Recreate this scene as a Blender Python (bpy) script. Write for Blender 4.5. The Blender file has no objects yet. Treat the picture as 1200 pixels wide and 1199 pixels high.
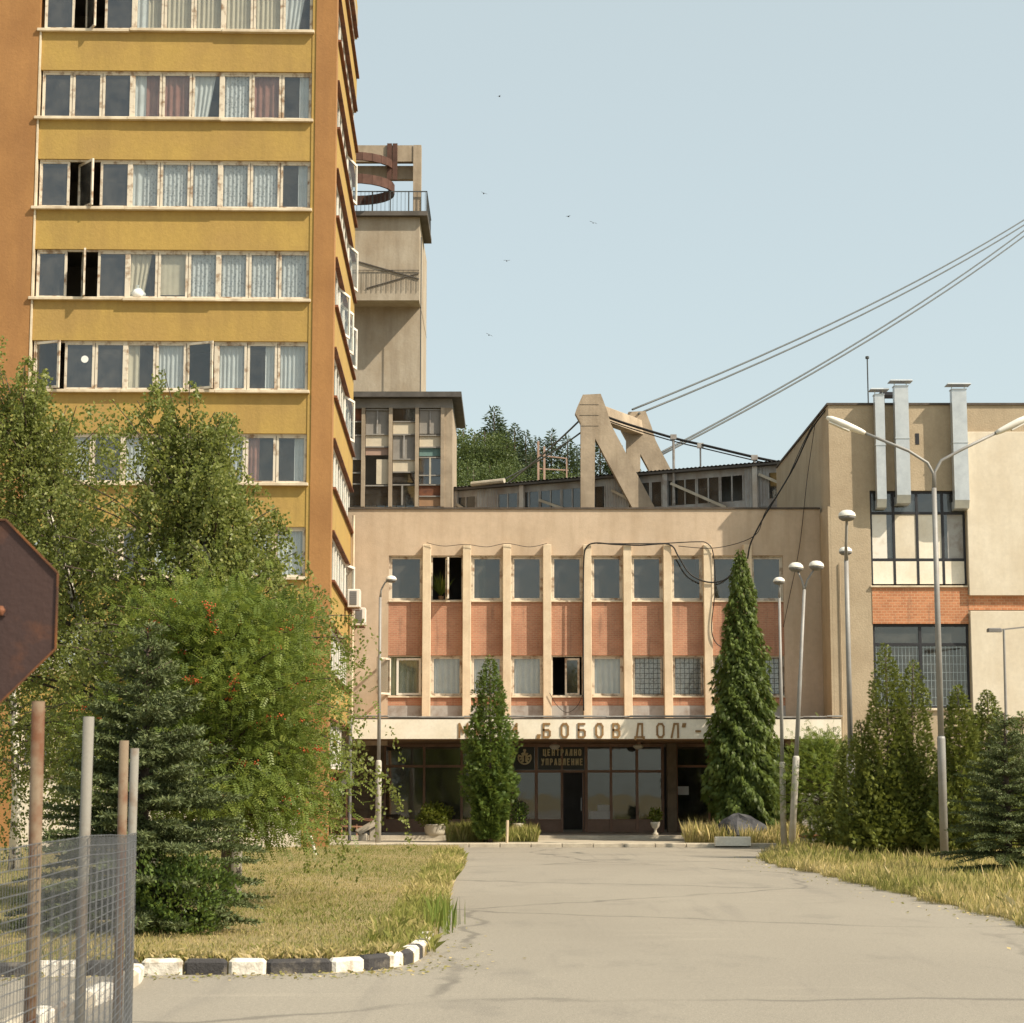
import bpy, bmesh, math, random
import numpy as np
from mathutils import Vector, Matrix
from math import sin, cos, pi, radians as R

random.seed(7)
rng = np.random.default_rng(11)
scene = bpy.context.scene
col = scene.collection

# ------------------------------------------------------------------ camera
F_PX, TH, EYE = 2400.0, R(7.853), 1.7
cam_d = bpy.data.cameras.new('camera'); cam = bpy.data.objects.new('camera', cam_d); col.objects.link(cam)
cam.location = (0, 0, EYE); cam.rotation_euler = (pi/2 + TH, 0, 0)
cam_d.sensor_width = 36; cam_d.lens = 72.0; cam_d.clip_end = 6000; cam_d.clip_start = .2
cam_d.dof.use_dof = True; cam_d.dof.focus_distance = 62; cam_d.dof.aperture_fstop = 8
scene.camera = cam
# ------------------------------------------------------------------ sky, sun, exposure
SUN = Vector((1.85, -1.0, 2.1)).normalized()
w = bpy.data.worlds.new('World'); scene.world = w; w.use_nodes = True
nt = w.node_tree; bg = nt.nodes['Background']
sky = nt.nodes.new('ShaderNodeTexSky'); sky.sky_type = 'NISHITA'; sky.sun_disc = False
sky.sun_elevation = math.asin(SUN.z); sky.sun_rotation = math.atan2(SUN.x, SUN.y)
sky.altitude = 300; sky.air_density = 1.0; sky.dust_density = 3.2; sky.ozone_density = 1.6
hz = nt.nodes.new('ShaderNodeMix'); hz.data_type = 'RGBA'; hz.inputs[0].default_value = .62      # even summer haze over the whole sky
hz.inputs[7].default_value = (3.3, 3.62, 3.15, 1)
nt.links.new(sky.outputs[0], hz.inputs[6]); nt.links.new(hz.outputs[2], bg.inputs[0]); bg.inputs[1].default_value = .105
sd = bpy.data.lights.new('sun', 'SUN'); so = bpy.data.objects.new('sun', sd); col.objects.link(so)
sd.energy = 3.1; sd.angle = R(.53); sd.color = (1.0, .885, .71)
so.rotation_euler = SUN.to_track_quat('Z', 'Y').to_euler(); so.location = (60, -30, 80)
scene.view_settings.view_transform = 'Standard'; scene.view_settings.look = 'None'
scene.view_settings.exposure = 1.08; scene.view_settings.gamma = 1
scene.view_settings.use_curve_mapping = False

# ------------------------------------------------------------------ survey helpers (pixel of the photo -> metres at a known depth)
def _ab(u, v):
    a = (u-600)/F_PX; b = (599.5-v)/F_PX; d = cos(TH)-b*sin(TH)
    return a/d, (sin(TH)+b*cos(TH))/d
def PX(u, v, Y): return _ab(u, v)[0]*Y
def PZ(v, Y): return EYE+_ab(600, v)[1]*Y
def P(u, v, Y): a, b = _ab(u, v); return Vector((a*Y, Y, EYE+b*Y))
def G(u, v, z=0.0):
    a, b = _ab(u, v); Y = (z-EYE)/b; return Vector((a*Y, Y, z))

# ------------------------------------------------------------------ materials
MATS = {}
def _nodes(name):
    m = bpy.data.materials.new(name); m.use_nodes = True
    t = m.node_tree; return m, t, t.nodes['Principled BSDF']
def N(t, typ, **kw):
    n = t.nodes.new(typ)
    for k, v in kw.items(): setattr(n, k, v)
    return n
def c4(c): return (c[0], c[1], c[2], 1)
def mixc(t, fac, a, b):
    n = t.nodes.new('ShaderNodeMix'); n.data_type = 'RGBA'
    for sock, val in ((0, fac), (6, a), (7, b)):
        if isinstance(val, (tuple, list)): n.inputs[sock].default_value = c4(val)
        elif isinstance(val, (int, float)): n.inputs[sock].default_value = val
        else: t.links.new(val, n.inputs[sock])
    return n.outputs[2]
def noise(t, scale, stretch=(1, 1, 1), detail=6, rough=.6, coord='Object', off=(0, 0, 0)):
    tc = N(t, 'ShaderNodeTexCoord'); mp = N(t, 'ShaderNodeMapping')
    mp.inputs['Scale'].default_value = stretch; mp.inputs['Location'].default_value = off
    if coord == 'World':
        g = N(t, 'ShaderNodeNewGeometry'); t.links.new(g.outputs['Position'], mp.inputs[0])
    else: t.links.new(tc.outputs[coord], mp.inputs[0])
    n = N(t, 'ShaderNodeTexNoise'); n.inputs['Scale'].default_value = scale
    n.inputs['Detail'].default_value = detail; n.inputs['Roughness'].default_value = rough
    t.links.new(mp.outputs[0], n.inputs[0]); return n.outputs[0]
def ramp(t, fac, lo, hi):
    r = N(t, 'ShaderNodeMapRange'); r.inputs[1].default_value = lo; r.inputs[2].default_value = hi
    t.links.new(fac, r.inputs[0]); return r.outputs[0]
def mat(name, c, rough=.8, c2=None, var=.25, scale=1.2, streak=0, sc=None, bump=0, bscale=30, metal=0, lo=.38, hi=.68, spec=.3):
    m, t, b = _nodes(name)
    c2 = c2 or tuple(x*(1-var) for x in c)
    o = mixc(t, ramp(t, noise(t, scale, coord='World'), lo, hi), c, c2)
    o = mixc(t, ramp(t, noise(t, scale*14, coord='World', detail=4), .35, .75), o, mixc(t, .25, o, tuple(x*.55 for x in c)))
    if streak:
        s = ramp(t, noise(t, 2.2, (1, 1, .12), coord='World', off=(3, 1, 0)), .45, .68)
        mm = N(t, 'ShaderNodeMath', operation='MULTIPLY'); mm.inputs[1].default_value = streak
        t.links.new(s, mm.inputs[0]); o = mixc(t, mm.outputs[0], o, sc or tuple(x*.35 for x in c))
    t.links.new(o, b.inputs['Base Color']); b.inputs['Roughness'].default_value = rough
    b.inputs['Metallic'].default_value = metal; b.inputs['Specular IOR Level'].default_value = spec
    if bump:
        bp = N(t, 'ShaderNodeBump'); bp.inputs['Strength'].default_value = bump; bp.inputs['Distance'].default_value = .03
        t.links.new(noise(t, bscale, coord='World', detail=5), bp.inputs['Height']); t.links.new(bp.outputs[0], b.inputs['Normal'])
    MATS[name] = m; return m
def brick_mat(name, c1, c2, mortar, bw=.25, bh=.085, off=.5, streak=.5):
    m, t, b = _nodes(name)
    g = N(t, 'ShaderNodeNewGeometry'); s = N(t, 'ShaderNodeSeparateXYZ'); t.links.new(g.outputs['Position'], s.inputs[0])
    cb = N(t, 'ShaderNodeCombineXYZ'); t.links.new(s.outputs[0], cb.inputs[0]); t.links.new(s.outputs[2], cb.inputs[1])
    br = N(t, 'ShaderNodeTexBrick'); br.inputs['Scale'].default_value = 1; br.inputs['Brick Width'].default_value = bw
    br.inputs['Row Height'].default_value = bh; br.inputs['Mortar Size'].default_value = .012; br.offset = off
    br.inputs['Color1'].default_value = c4(c1); br.inputs['Color2'].default_value = c4(c2); br.inputs['Mortar'].default_value = c4(mortar)
    t.links.new(cb.outputs[0], br.inputs[0])
    o = mixc(t, ramp(t, noise(t, 1.3, coord='World'), .42, .7), br.outputs[0], mixc(t, .45, br.outputs[0], tuple(x*.5 for x in c1)))
    st = ramp(t, noise(t, 3, (1.5, 1, .18), coord='World'), .56, .7)
    mm = N(t, 'ShaderNodeMath', operation='MULTIPLY'); mm.inputs[1].default_value = streak; t.links.new(st, mm.inputs[0])
    o = mixc(t, mm.outputs[0], o, (.16, .10, .07))
    t.links.new(o, b.inputs['Base Color']); b.inputs['Roughness'].default_value = .85
    bp = N(t, 'ShaderNodeBump'); bp.inputs['Strength'].default_value = .5; bp.inputs['Distance'].default_value = .015
    inv = N(t, 'ShaderNodeMath', operation='SUBTRACT'); inv.inputs[0].default_value = 1; t.links.new(br.outputs[1], inv.inputs[1])
    t.links.new(inv.outputs[0], bp.inputs['Height']); t.links.new(bp.outputs[0], b.inputs['Normal'])
    MATS[name] = m; return m
def glass_mat(name, refl=.1, tint=(.75, .8, .82), dirt=.05, wob=.0):
    m, t, b = _nodes(name); out = t.nodes['Material Output']; t.nodes.remove(b)
    tr = N(t, 'ShaderNodeBsdfTransparent'); tr.inputs[0].default_value = c4(tint)
    gl = N(t, 'ShaderNodeBsdfGlossy'); gl.inputs['Roughness'].default_value = .03
    df = N(t, 'ShaderNodeBsdfDiffuse'); df.inputs[0].default_value = (.42, .40, .36, 1)
    bp = N(t, 'ShaderNodeBump'); bp.inputs['Strength'].default_value = .06; bp.inputs['Distance'].default_value = .02
    t.links.new(noise(t, 1.6, coord='World', detail=1), bp.inputs['Height']); t.links.new(bp.outputs[0], gl.inputs['Normal'])
    m1 = N(t, 'ShaderNodeMixShader'); m1.inputs[0].default_value = refl
    t.links.new(tr.outputs[0], m1.inputs[1]); t.links.new(gl.outputs[0], m1.inputs[2])
    m2 = N(t, 'ShaderNodeMixShader')
    r = N(t, 'ShaderNodeMapRange'); r.inputs[1].default_value = .35; r.inputs[2].default_value = .8; r.inputs[3].default_value = dirt*.4; r.inputs[4].default_value = dirt*2.2
    t.links.new(noise(t, 2.3, coord='World', detail=5), r.inputs[0]); t.links.new(r.outputs[0], m2.inputs[0])
    t.links.new(m1.outputs[0], m2.inputs[1]); t.links.new(df.outputs[0], m2.inputs[2])
    t.links.new(m2.outputs[0], out.inputs[0]); MATS[name] = m; return m
def leaf_mat(name, ca, cb, cc=None, trans=.35, rough=.6, gloss=.018):
    """colour runs from ca to cb (and cc) with the per-leaf tint attribute"""
    m, t, b = _nodes(name); out = t.nodes['Material Output']; t.nodes.remove(b)
    at = N(t, 'ShaderNodeAttribute'); at.attribute_name = 'tint'
    cr = N(t, 'ShaderNodeValToRGB'); e = cr.color_ramp.elements
    e[0].color = c4(ca); e[1].color = c4(cb); e[1].position = .72 if cc else 1
    if cc: x = e.new(1.0); x.color = c4(cc)
    t.links.new(at.outputs['Fac'], cr.inputs[0])
    df = N(t, 'ShaderNodeBsdfDiffuse'); tl = N(t, 'ShaderNodeBsdfTranslucent'); gl = N(t, 'ShaderNodeBsdfGlossy')
    gl.inputs['Roughness'].default_value = .45; gl.inputs[0].default_value = (.8, .8, .75, 1)
    t.links.new(cr.outputs[0], df.inputs[0])
    t.links.new(mixc(t, .5, cr.outputs[0], (.22, .26, .03)), tl.inputs[0])
    m1 = N(t, 'ShaderNodeMixShader'); m1.inputs[0].default_value = trans
    t.links.new(df.outputs[0], m1.inputs[1]); t.links.new(tl.outputs[0], m1.inputs[2])
    m2 = N(t, 'ShaderNodeMixShader'); m2.inputs[0].default_value = gloss
    t.links.new(m1.outputs[0], m2.inputs[1]); t.links.new(gl.outputs[0], m2.inputs[2])
    t.links.new(m2.outputs[0], out.inputs[0]); MATS[name] = m; return m

mat('orange_render', (.385, .20, .075), .9, c2=(.31, .155, .058), scale=.5, streak=.3, sc=(.22, .11, .05), bump=.25, bscale=14)
mat('yellow_render', (.44, .295, .085), .9, c2=(.385, .25, .085), scale=.6, streak=.32, sc=(.25, .165, .06), bump=.3, bscale=12)
mat('cream_sill', (.74, .64, .48), .8, c2=(.5, .4, .28), scale=2, streak=.25)
mat('peeling_paint', (.66, .59, .48), .7, c2=(.27, .17, .10), scale=4.0, lo=.49, hi=.66)
mat('white_paint', (.78, .74, .66), .6, c2=(.6, .52, .42), scale=3, lo=.5, hi=.75)
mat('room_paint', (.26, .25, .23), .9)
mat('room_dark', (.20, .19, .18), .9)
mat('plaster', (.56, .445, .33), .9, c2=(.48, .375, .27), scale=.45, streak=.42, sc=(.36, .265, .175), bump=.2, bscale=18)
mat('stucco', (.45, .365, .255), .95, c2=(.38, .30, .205), scale=.8, streak=.14, bump=.45, bscale=16)
mat('cream_panel', (.70, .63, .51), .85, c2=(.61, .53, .41), scale=.6, streak=.3, sc=(.5, .42, .3), bump=.1)
mat('fin_plaster', (.74, .62, .45), .85, c2=(.62, .49, .34), scale=1.5, streak=.2)
mat('fascia_white', (.86, .80, .68), .8, c2=(.74, .66, .52), scale=.9, streak=.12, sc=(.55, .45, .32))
mat('soffit_brown', (.42, .25, .14), .7, var=.3)
mat('dark_flashing', (.10, .08, .065), .7, var=.4, scale=3)
mat('grey_flashing', (.38, .37, .35), .5, c2=(.24, .20, .17), scale=2.5, lo=.45, hi=.7)
mat('brown_metal', (.42, .26, .19), .55, var=.3, scale=2)
mat('brown_panel', (.42, .29, .225), .7, var=.25)
mat('stone_cladding', (.27, .21, .15), .85, var=.35, scale=2, bump=.3)
mat('concrete', (.43, .37, .285), .9, c2=(.33, .26, .18), scale=.5, streak=.4, sc=(.20, .155, .11), bump=.3, bscale=8)
mat('concrete_warm', (.45, .365, .265), .9, c2=(.30, .24, .175), scale=.8, streak=.5, sc=(.2, .15, .1), bump=.4, bscale=5)
mat('concrete_dark', (.13, .115, .10), .9, var=.35)
mat('concrete_light', (.52, .47, .38), .9, c2=(.40, .35, .27), scale=2.5, bump=.2)
mat('grey_board', (.30, .28, .25), .85, var=.25)
mat('rust', (.22, .085, .040), .75, c2=(.10, .045, .03), scale=3, bump=.2)
mat('rust_brown', (.115, .058, .042), .8, var=.4, scale=3)
mat('rust_sign', (.072, .040, .034), .7, c2=(.20, .075, .03), scale=3.4, lo=.60, hi=.80, streak=.5, sc=(.045, .03, .03), bump=.15)
mat('rust_orange', (.22, .085, .03), .85, c2=(.075, .04, .03), scale=5, lo=.42, hi=.6)
mat('galvanised', (.62, .65, .66), .38, c2=(.5, .53, .55), scale=2.5, metal=.55, streak=.12)
mat('tin_wall', (.42, .425, .42), .6, c2=(.29, .27, .25), scale=.9, streak=.4, sc=(.17, .10, .06), metal=.2)
mat('tin_light', (.55, .52, .47), .6, c2=(.40, .33, .26), scale=1.2, streak=.3, sc=(.3, .17, .09))
mat('roof_dark', (.12, .11, .10), .8, var=.4, scale=2)
mat('dark_frame', (.035, .035, .04), .5, var=.2)
mat('iron', (.07, .075, .075), .5, var=.3, scale=5)
mat('cable', (.018, .017, .016), .5, var=.1)
mat('rope', (.11, .12, .12), .5, var=.2)
mat('pole_grey', (.31, .305, .29), .55, c2=(.26, .24, .22), scale=2.5, metal=.15, streak=.2)
mat('pole_white', (.50, .47, .41), .65, c2=(.38, .35, .30), scale=2.5)
mat('lamp_white', (.80, .77, .70), .4, c2=(.7, .66, .58), scale=5)
mat('lamp_grey', (.20, .19, .18), .5, var=.2)
mat('letter_brown', (.20, .11, .045), .6, c2=(.36, .22, .09), scale=4)
mat('letter_gold', (.92, .83, .56), .55, c2=(.75, .62, .36), scale=4)
mat('sign_board', (.085, .095, .09), .45, var=.3)
mat('paper', (.8, .8, .78), .9, var=.05)
mat('curtain_white', (.66, .68, .68), .95, var=.14, scale=3)
mat('curtain_cream', (.66, .58, .44), .95, var=.15, scale=3)
mat('curtain_red', (.36, .17, .13), .95, var=.3, scale=3)
mat('curtain_green', (.34, .38, .27), .95, var=.2, scale=3)
mat('road_kerb_white', (.72, .67, .58), .85, c2=(.34, .28, .21), scale=6, lo=.50, hi=.66, bump=.4)
mat('road_kerb_black', (.05, .047, .047), .85, c2=(.22, .19, .15), scale=5, lo=.5, hi=.72, bump=.5)
mat('kerb_plain', (.50, .44, .34), .9, c2=(.36, .31, .24), scale=3, bump=.2)
mat('paving', (.46, .405, .315), .9, c2=(.36, .31, .23), scale=1.4, bump=.15)
mat('lawn_soil', (.30, .225, .11), .95, c2=(.20, .17, .07), scale=1.3, bump=.3)
mat('hill_soil', (.07, .085, .03), .95, var=.4, scale=.1)
mat('bark_birch', (.70, .65, .56), .8, c2=(.05, .04, .035), scale=5, lo=.54, hi=.6)
mat('bark_dark', (.10, .075, .055), .9, var=.4, scale=5, bump=.4)
mat('pink_pipe', (.48, .25, .16), .6, c2=(.36, .2, .13), scale=4)
mat('wood_stake', (.62, .50, .34), .8, var=.2, scale=6)
mat('tarp', (.045, .045, .05), .6, var=.3, scale=2, bump=.4, bscale=6)
mat('stone_grey', (.30, .28, .26), .9, var=.3, scale=3, bump=.4)
mat('berry', (.48, .10, .025), .5, var=.2)
mat('fence_zinc', (.12, .125, .13), .6, var=.25, scale=4)
mat('post_rust', (.20, .15, .10), .85, c2=(.13, .055, .027), scale=4.5, lo=.42, hi=.58)
mat('post_grey', (.22, .205, .175), .75, c2=(.15, .10, .065), scale=4.5, lo=.48, hi=.66)
mat('ac_white', (.74, .68, .60), .5, var=.1)
mat('bird', (.03, .03, .03), .8)
mat('turquoise', (.16, .26, .24), .7, var=.2)
brick_mat('brick_red', (.47, .225, .14), (.39, .18, .11), (.45, .28, .18), bw=.2, bh=.07)
brick_mat('brick_orange', (.56, .24, .115), (.44, .175, .08), (.56, .33, .19), bw=.2, bh=.1)
glass_mat('glass', .075, (.90, .92, .92), .03)
glass_mat('glass_grey', .11, (.5, .54, .56), .07)
glass_mat('glass_dark', .135, (.4, .41, .41), .065)
leaf_mat('leaf_birch', (.115, .150, .040), (.290, .305, .092), (.50, .37, .11), trans=.48)
leaf_mat('leaf_rowan', (.082, .128, .028), (.200, .255, .056), (.27, .29, .06), trans=.45)
leaf_mat('needle_spruce', (.055, .078, .034), (.160, .185, .076), trans=.1)
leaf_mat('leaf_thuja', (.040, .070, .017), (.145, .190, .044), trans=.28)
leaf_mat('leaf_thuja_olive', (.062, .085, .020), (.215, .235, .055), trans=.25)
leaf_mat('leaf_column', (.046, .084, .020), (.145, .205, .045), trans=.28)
leaf_mat('leaf_forest', (.058, .080, .034), (.110, .145, .050), trans=.25)
leaf_mat('leaf_pine', (.038, .058, .036), (.075, .102, .055), trans=.15)
leaf_mat('leaf_bush', (.06, .085, .012), (.17, .185, .03), trans=.3)
leaf_mat('blade_lawn', (.17, .19, .045), (.46, .36, .16), (.60, .48, .27), trans=.3, gloss=.02)
leaf_mat('blade_verge', (.21, .22, .055), (.56, .44, .20), (.72, .59, .34), trans=.3, gloss=.02)
leaf_mat('blade_green', (.08, .15, .02), (.22, .26, .05), trans=.3, gloss=.03)

# asphalt: dusty, patched, cracked
def asphalt():
    m, t, b = _nodes('asphalt')
    o = mixc(t, ramp(t, noise(t, .16, (1, .35, 1), coord='World', detail=8), .38, .66), (.330, .295, .235), (.268, .238, .190))
    o = mixc(t, ramp(t, noise(t, 22, coord='World', detail=3), .35, .8), o, mixc(t, .5, o, (.11, .095, .075)))
    o = mixc(t, ramp(t, noise(t, .55, (1, .5, 1), coord='World', detail=9, rough=.7, off=(5, 3, 0)), .54, .66), o, mixc(t, .4, o, (.13, .118, .10)))
    o = mixc(t, ramp(t, noise(t, .9, (2.2, .12, 1), coord='World', detail=4, off=(1, 7, 0)), .58, .70), o, mixc(t, .3, o, (.14, .125, .11)))
    o = mixc(t, ramp(t, noise(t, 1.1, (.3, 1.6, 1), coord='World', detail=8), .58, .75), o, mixc(t, .35, o, (.42, .37, .29)))
    g = N(t, 'ShaderNodeNewGeometry'); mp = N(t, 'ShaderNodeMapping'); mp.inputs['Scale'].default_value = (.16, .11, 1)
    nz = N(t, 'ShaderNodeTexNoise'); nz.inputs['Scale'].default_value = .7; nz.inputs['Detail'].default_value = 6
    t.links.new(g.outputs['Position'], nz.inputs[0])
    add = N(t, 'ShaderNodeMix', data_type='VECTOR'); add.inputs[0].default_value = .12
    t.links.new(g.outputs['Position'], mp.inputs[0]); t.links.new(mp.outputs[0], add.inputs[4]); t.links.new(nz.outputs[1], add.inputs[5])
    vo = N(t, 'ShaderNodeTexVoronoi'); vo.feature = 'DISTANCE_TO_EDGE'; vo.inputs['Scale'].default_value = 1.0
    t.links.new(add.outputs[1], vo.inputs[0])
    cr = N(t, 'ShaderNodeMapRange'); cr.inputs[1].default_value = .003; cr.inputs[2].default_value = .011; cr.inputs[3].default_value = .65; cr.inputs[4].default_value = 0
    t.links.new(vo.outputs[0], cr.inputs[0])
    gate = N(t, 'ShaderNodeMath', operation='MULTIPLY'); t.links.new(cr.outputs[0], gate.inputs[0])
    t.links.new(ramp(t, noise(t, .25, coord='World'), .36, .52), gate.inputs[1])
    o = mixc(t, gate.outputs[0], o, (.09, .08, .065))
    t.links.new(o, b.inputs['Base Color']); b.inputs['Roughness'].default_value = .9; b.inputs['Specular IOR Level'].default_value = .25
    o2 = ramp(t, noise(t, 75, coord='World', detail=2), .42, .62)
    t.links.new(mixc(t, o2, mixc(t, .3, o, (.10, .09, .075)), mixc(t, .16, o, (.55, .5, .42))), b.inputs['Base Color'])
    bp = N(t, 'ShaderNodeBump'); bp.inputs['Strength'].default_value = .35; bp.inputs['Distance'].default_value = .01
    t.links.new(noise(t, 60, coord='World', detail=3), bp.inputs['Height']); t.links.new(bp.outputs[0], b.inputs['Normal'])
    MATS['asphalt'] = m
asphalt()
# lace curtain: threads with gaps between them
def lace():
    m, t, b = _nodes('lace'); out = t.nodes['Material Output']
    b.inputs['Base Color'].default_value = (.64, .66, .67, 1); b.inputs['Roughness'].default_value = .95
    tc = N(t, 'ShaderNodeTexCoord'); ck = N(t, 'ShaderNodeTexVoronoi'); ck.inputs['Scale'].default_value = 11
    t.links.new(tc.outputs['Object'], ck.inputs[0])
    tr = N(t, 'ShaderNodeBsdfTransparent'); mx = N(t, 'ShaderNodeMixShader')
    r = N(t, 'ShaderNodeMapRange'); r.inputs[1].default_value = .25; r.inputs[2].default_value = .5; r.inputs[3].default_value = .62; r.inputs[4].default_value = .95
    t.links.new(ck.outputs[0], r.inputs[0])
    t.links.new(r.outputs[0], mx.inputs[0]); t.links.new(tr.outputs[0], mx.inputs[1]); t.links.new(b.outputs[0], mx.inputs[2])
    t.links.new(mx.outputs[0], out.inputs[0]); MATS['lace'] = m
lace()

# ------------------------------------------------------------------ mesh helpers
class MB:
    def __init__(s): s.v = []; s.f = []
    def add(s, vs, fs):
        o = len(s.v); s.v += [tuple(p) for p in vs]; s.f += [tuple(i+o for i in f) for f in fs]; return s
    def box(s, x0, x1, y0, y1, z0, z1):
        return s.add([(x0,y0,z0),(x1,y0,z0),(x1,y1,z0),(x0,y1,z0),(x0,y0,z1),(x1,y0,z1),(x1,y1,z1),(x0,y1,z1)],
                     [(0,3,2,1),(4,5,6,7),(0,1,5,4),(1,2,6,5),(2,3,7,6),(3,0,4,7)])
    def cbox(s, x0, x1, y0, y1, z0, z1, c=.015):
        """box with chamfered vertical and top edges"""
        def ring(d, z): 
            return [(x0+d+c,y0+d,z),(x1-d-c,y0+d,z),(x1-d,y0+d+c,z),(x1-d,y1-d-c,z),(x1-d-c,y1-d,z),(x0+d+c,y1-d,z),(x0+d,y1-d-c,z),(x0+d,y0+d+c,z)]
        vs = ring(0,z0)+ring(0,z1-c)+ring(c,z1); fs = [tuple(range(7,-1,-1)), tuple(range(16,24))]
        for k in (0, 8):
            for i in range(8): j = (i+1) % 8; fs.append((k+i, k+j, k+8+j, k+8+i))
        return s.add(vs, fs)
    def bar(s, p, q, wx, wy, up=(0,0,1)):
        """rectangular bar from p to q"""
        p, q = Vector(p), Vector(q); d = (q-p).normalized(); u = Vector(up)
        if abs(d.dot(u)) > .98: u = Vector((0,1,0))
        a = d.cross(u).normalized()*wx/2; b = a.cross(d).normalized()*wy/2
        vs = [p-a-b, p+a-b, p+a+b, p-a+b, q-a-b, q+a-b, q+a+b, q-a+b]
        return s.add(vs, [(0,3,2,1),(4,5,6,7),(0,1,5,4),(1,2,6,5),(2,3,7,6),(3,0,4,7)])
    def tube(s, pts, rad, n=8, caps=True):
        pts = [Vector(p) for p in pts]
        rad = [rad]*len(pts) if isinstance(rad, (int, float)) else rad
        rings = []; ref = None
        for i, p in enumerate(pts):
            d = (pts[min(i+1, len(pts)-1)]-pts[max(i-1, 0)])
            d = d.normalized() if d.length > 1e-9 else Vector((0,0,1))
            if ref is None: ref = Vector((0,0,1)) if abs(d.z) < .9 else Vector((1,0,0))
            a = d.cross(ref).normalized(); b = a.cross(d).normalized(); ref = b
            rings.append([p+a*rad[i]*cos(2*pi*k/n)+b*rad[i]*sin(2*pi*k/n) for k in range(n)])
        vs = [v for r in rings for v in r]; fs = []
        for i in range(len(pts)-1):
            for k in range(n): fs.append((i*n+k, i*n+(k+1)%n, (i+1)*n+(k+1)%n, (i+1)*n+k))
        if caps: fs += [tuple(range(n-1,-1,-1)), tuple(range((len(pts)-1)*n, len(pts)*n))]
        return s.add(vs, fs)
    def lathe(s, prof, c=(0,0,0), n=20):
        vs = [(c[0]+r*cos(2*pi*k/n), c[1]+r*sin(2*pi*k/n), c[2]+z) for r, z in prof for k in range(n)]; fs = []
        for i in range(len(prof)-1):
            for k in range(n): fs.append((i*n+k, i*n+(k+1)%n, (i+1)*n+(k+1)%n, (i+1)*n+k))
        fs += [tuple(range(n-1,-1,-1)), tuple(range((len(prof)-1)*n, len(prof)*n))]
        return s.add(vs, fs)
    def prism(s, poly, y0, y1):
        """polygon in x,z extruded along y"""
        n = len(poly); vs = [(x,y0,z) for x,z in poly]+[(x,y1,z) for x,z in poly]
        fs = [tuple(range(n)), tuple(range(2*n-1,n-1,-1))]+[(i,i+n,(i+1)%n+n,(i+1)%n) for i in range(n)]
        return s.add(vs, fs)
    def slab(s, poly, z0, z1):
        n = len(poly); vs = [(x,y,z0) for x,y in poly]+[(x,y,z1) for x,y in poly]
        fs = [tuple(range(n-1,-1,-1)), tuple(range(n,2*n))]+[(i,(i+1)%n,(i+1)%n+n,i+n) for i in range(n)]
        return s.add(vs, fs)
    def mesh(s, name, smooth=False):
        me = bpy.data.meshes.new(name); me.from_pydata(s.v, [], s.f)
        bm = bmesh.new(); bm.from_mesh(me); bmesh.ops.recalc_face_normals(bm, faces=bm.faces); bm.to_mesh(me); bm.free()
        if smooth: me.polygons.foreach_set('use_smooth', [True]*len(me.polygons))
        me.update(); return me
    def build(s, name, m, parent=None, smooth=False):
        return put(name, s.mesh(name, smooth), m, parent)
SHARED = {}
def put(name, me, m=None, parent=None, loc=None, rz=None):
    if m and me.materials and me.materials[0].name != MATS[m].name:      # the same shape in another material
        key = (me.name, m)
        if key not in SHARED: SHARED[key] = me.copy(); SHARED[key].materials[0] = MATS[m]
        me = SHARED[key]
    if m and not me.materials: me.materials.append(MATS[m])
    o = bpy.data.objects.new(name, me); col.objects.link(o)
    if parent: o.parent = parent
    if loc is not None: o.location = loc
    if rz is not None: o.rotation_euler = (0,0,rz)
    return o
def tag(o, label, cat, group=None):
    o['label'] = label; o['category'] = cat
    if group: o['group'] = group
    return o
def thing(name, label, cat, loc=(0,0,0), rz=0, group=None):
    o = bpy.data.objects.new(name, None); col.objects.link(o); o.location = loc; o.rotation_euler = (0,0,rz)
    o.empty_display_size = .3
    return tag(o, label, cat, group)
def structure(o): o['kind'] = 'structure'; return o
def quad_mesh(name, V, tint, extra=None):
    """V (N,4,3) leaf quads, tint (N,)"""
    n = len(V); me = bpy.data.meshes.new(name)
    me.vertices.add(4*n); me.vertices.foreach_set('co', np.ascontiguousarray(V, dtype=np.float32).ravel())
    me.loops.add(4*n); me.loops.foreach_set('vertex_index', np.arange(4*n, dtype=np.int32))
    me.polygons.add(n); me.polygons.foreach_set('loop_start', np.arange(0, 4*n, 4, dtype=np.int32))
    me.polygons.foreach_set('loop_total', np.full(n, 4, dtype=np.int32))
    at = me.attributes.new('tint', 'FLOAT', 'POINT'); at.data.foreach_set('value', np.repeat(np.clip(tint, 0, 1), 4).astype(np.float32))
    me.update(); return me
def unit(a): return a/np.maximum(np.linalg.norm(a, axis=-1, keepdims=True), 1e-9)
def leaf_quads(C, D, L, Wd, r=rng):
    """diamond leaves rooted at C along D, length L, width Wd"""
    n = len(C); S = unit(np.cross(D, unit(r.normal(size=(n,3))))); L = np.broadcast_to(L, n)[:,None]; Wd = np.broadcast_to(Wd, n)[:,None]
    mid = C+D*L*.45
    return np.stack([C, mid+S*Wd*.5, C+D*L, mid-S*Wd*.5], 1)

# ================================================================== THE SETTING
GROUND = MB().add([(-2500,-900,-.02),(2500,-900,-.02),(2500,3500,-.02),(-2500,3500,-.02)], [(0,1,2,3)])
structure(GROUND.build('ground', 'lawn_soil'))
YP = G(600, 993).y            # front edge of the pavement before the entrance
structure(MB().add([(-45,-30,.0),(40,-30,.0),(40,YP+.3,.0),(-45,YP+.3,.0)], [(0,1,2,3)]).build('road', 'asphalt'))
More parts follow.
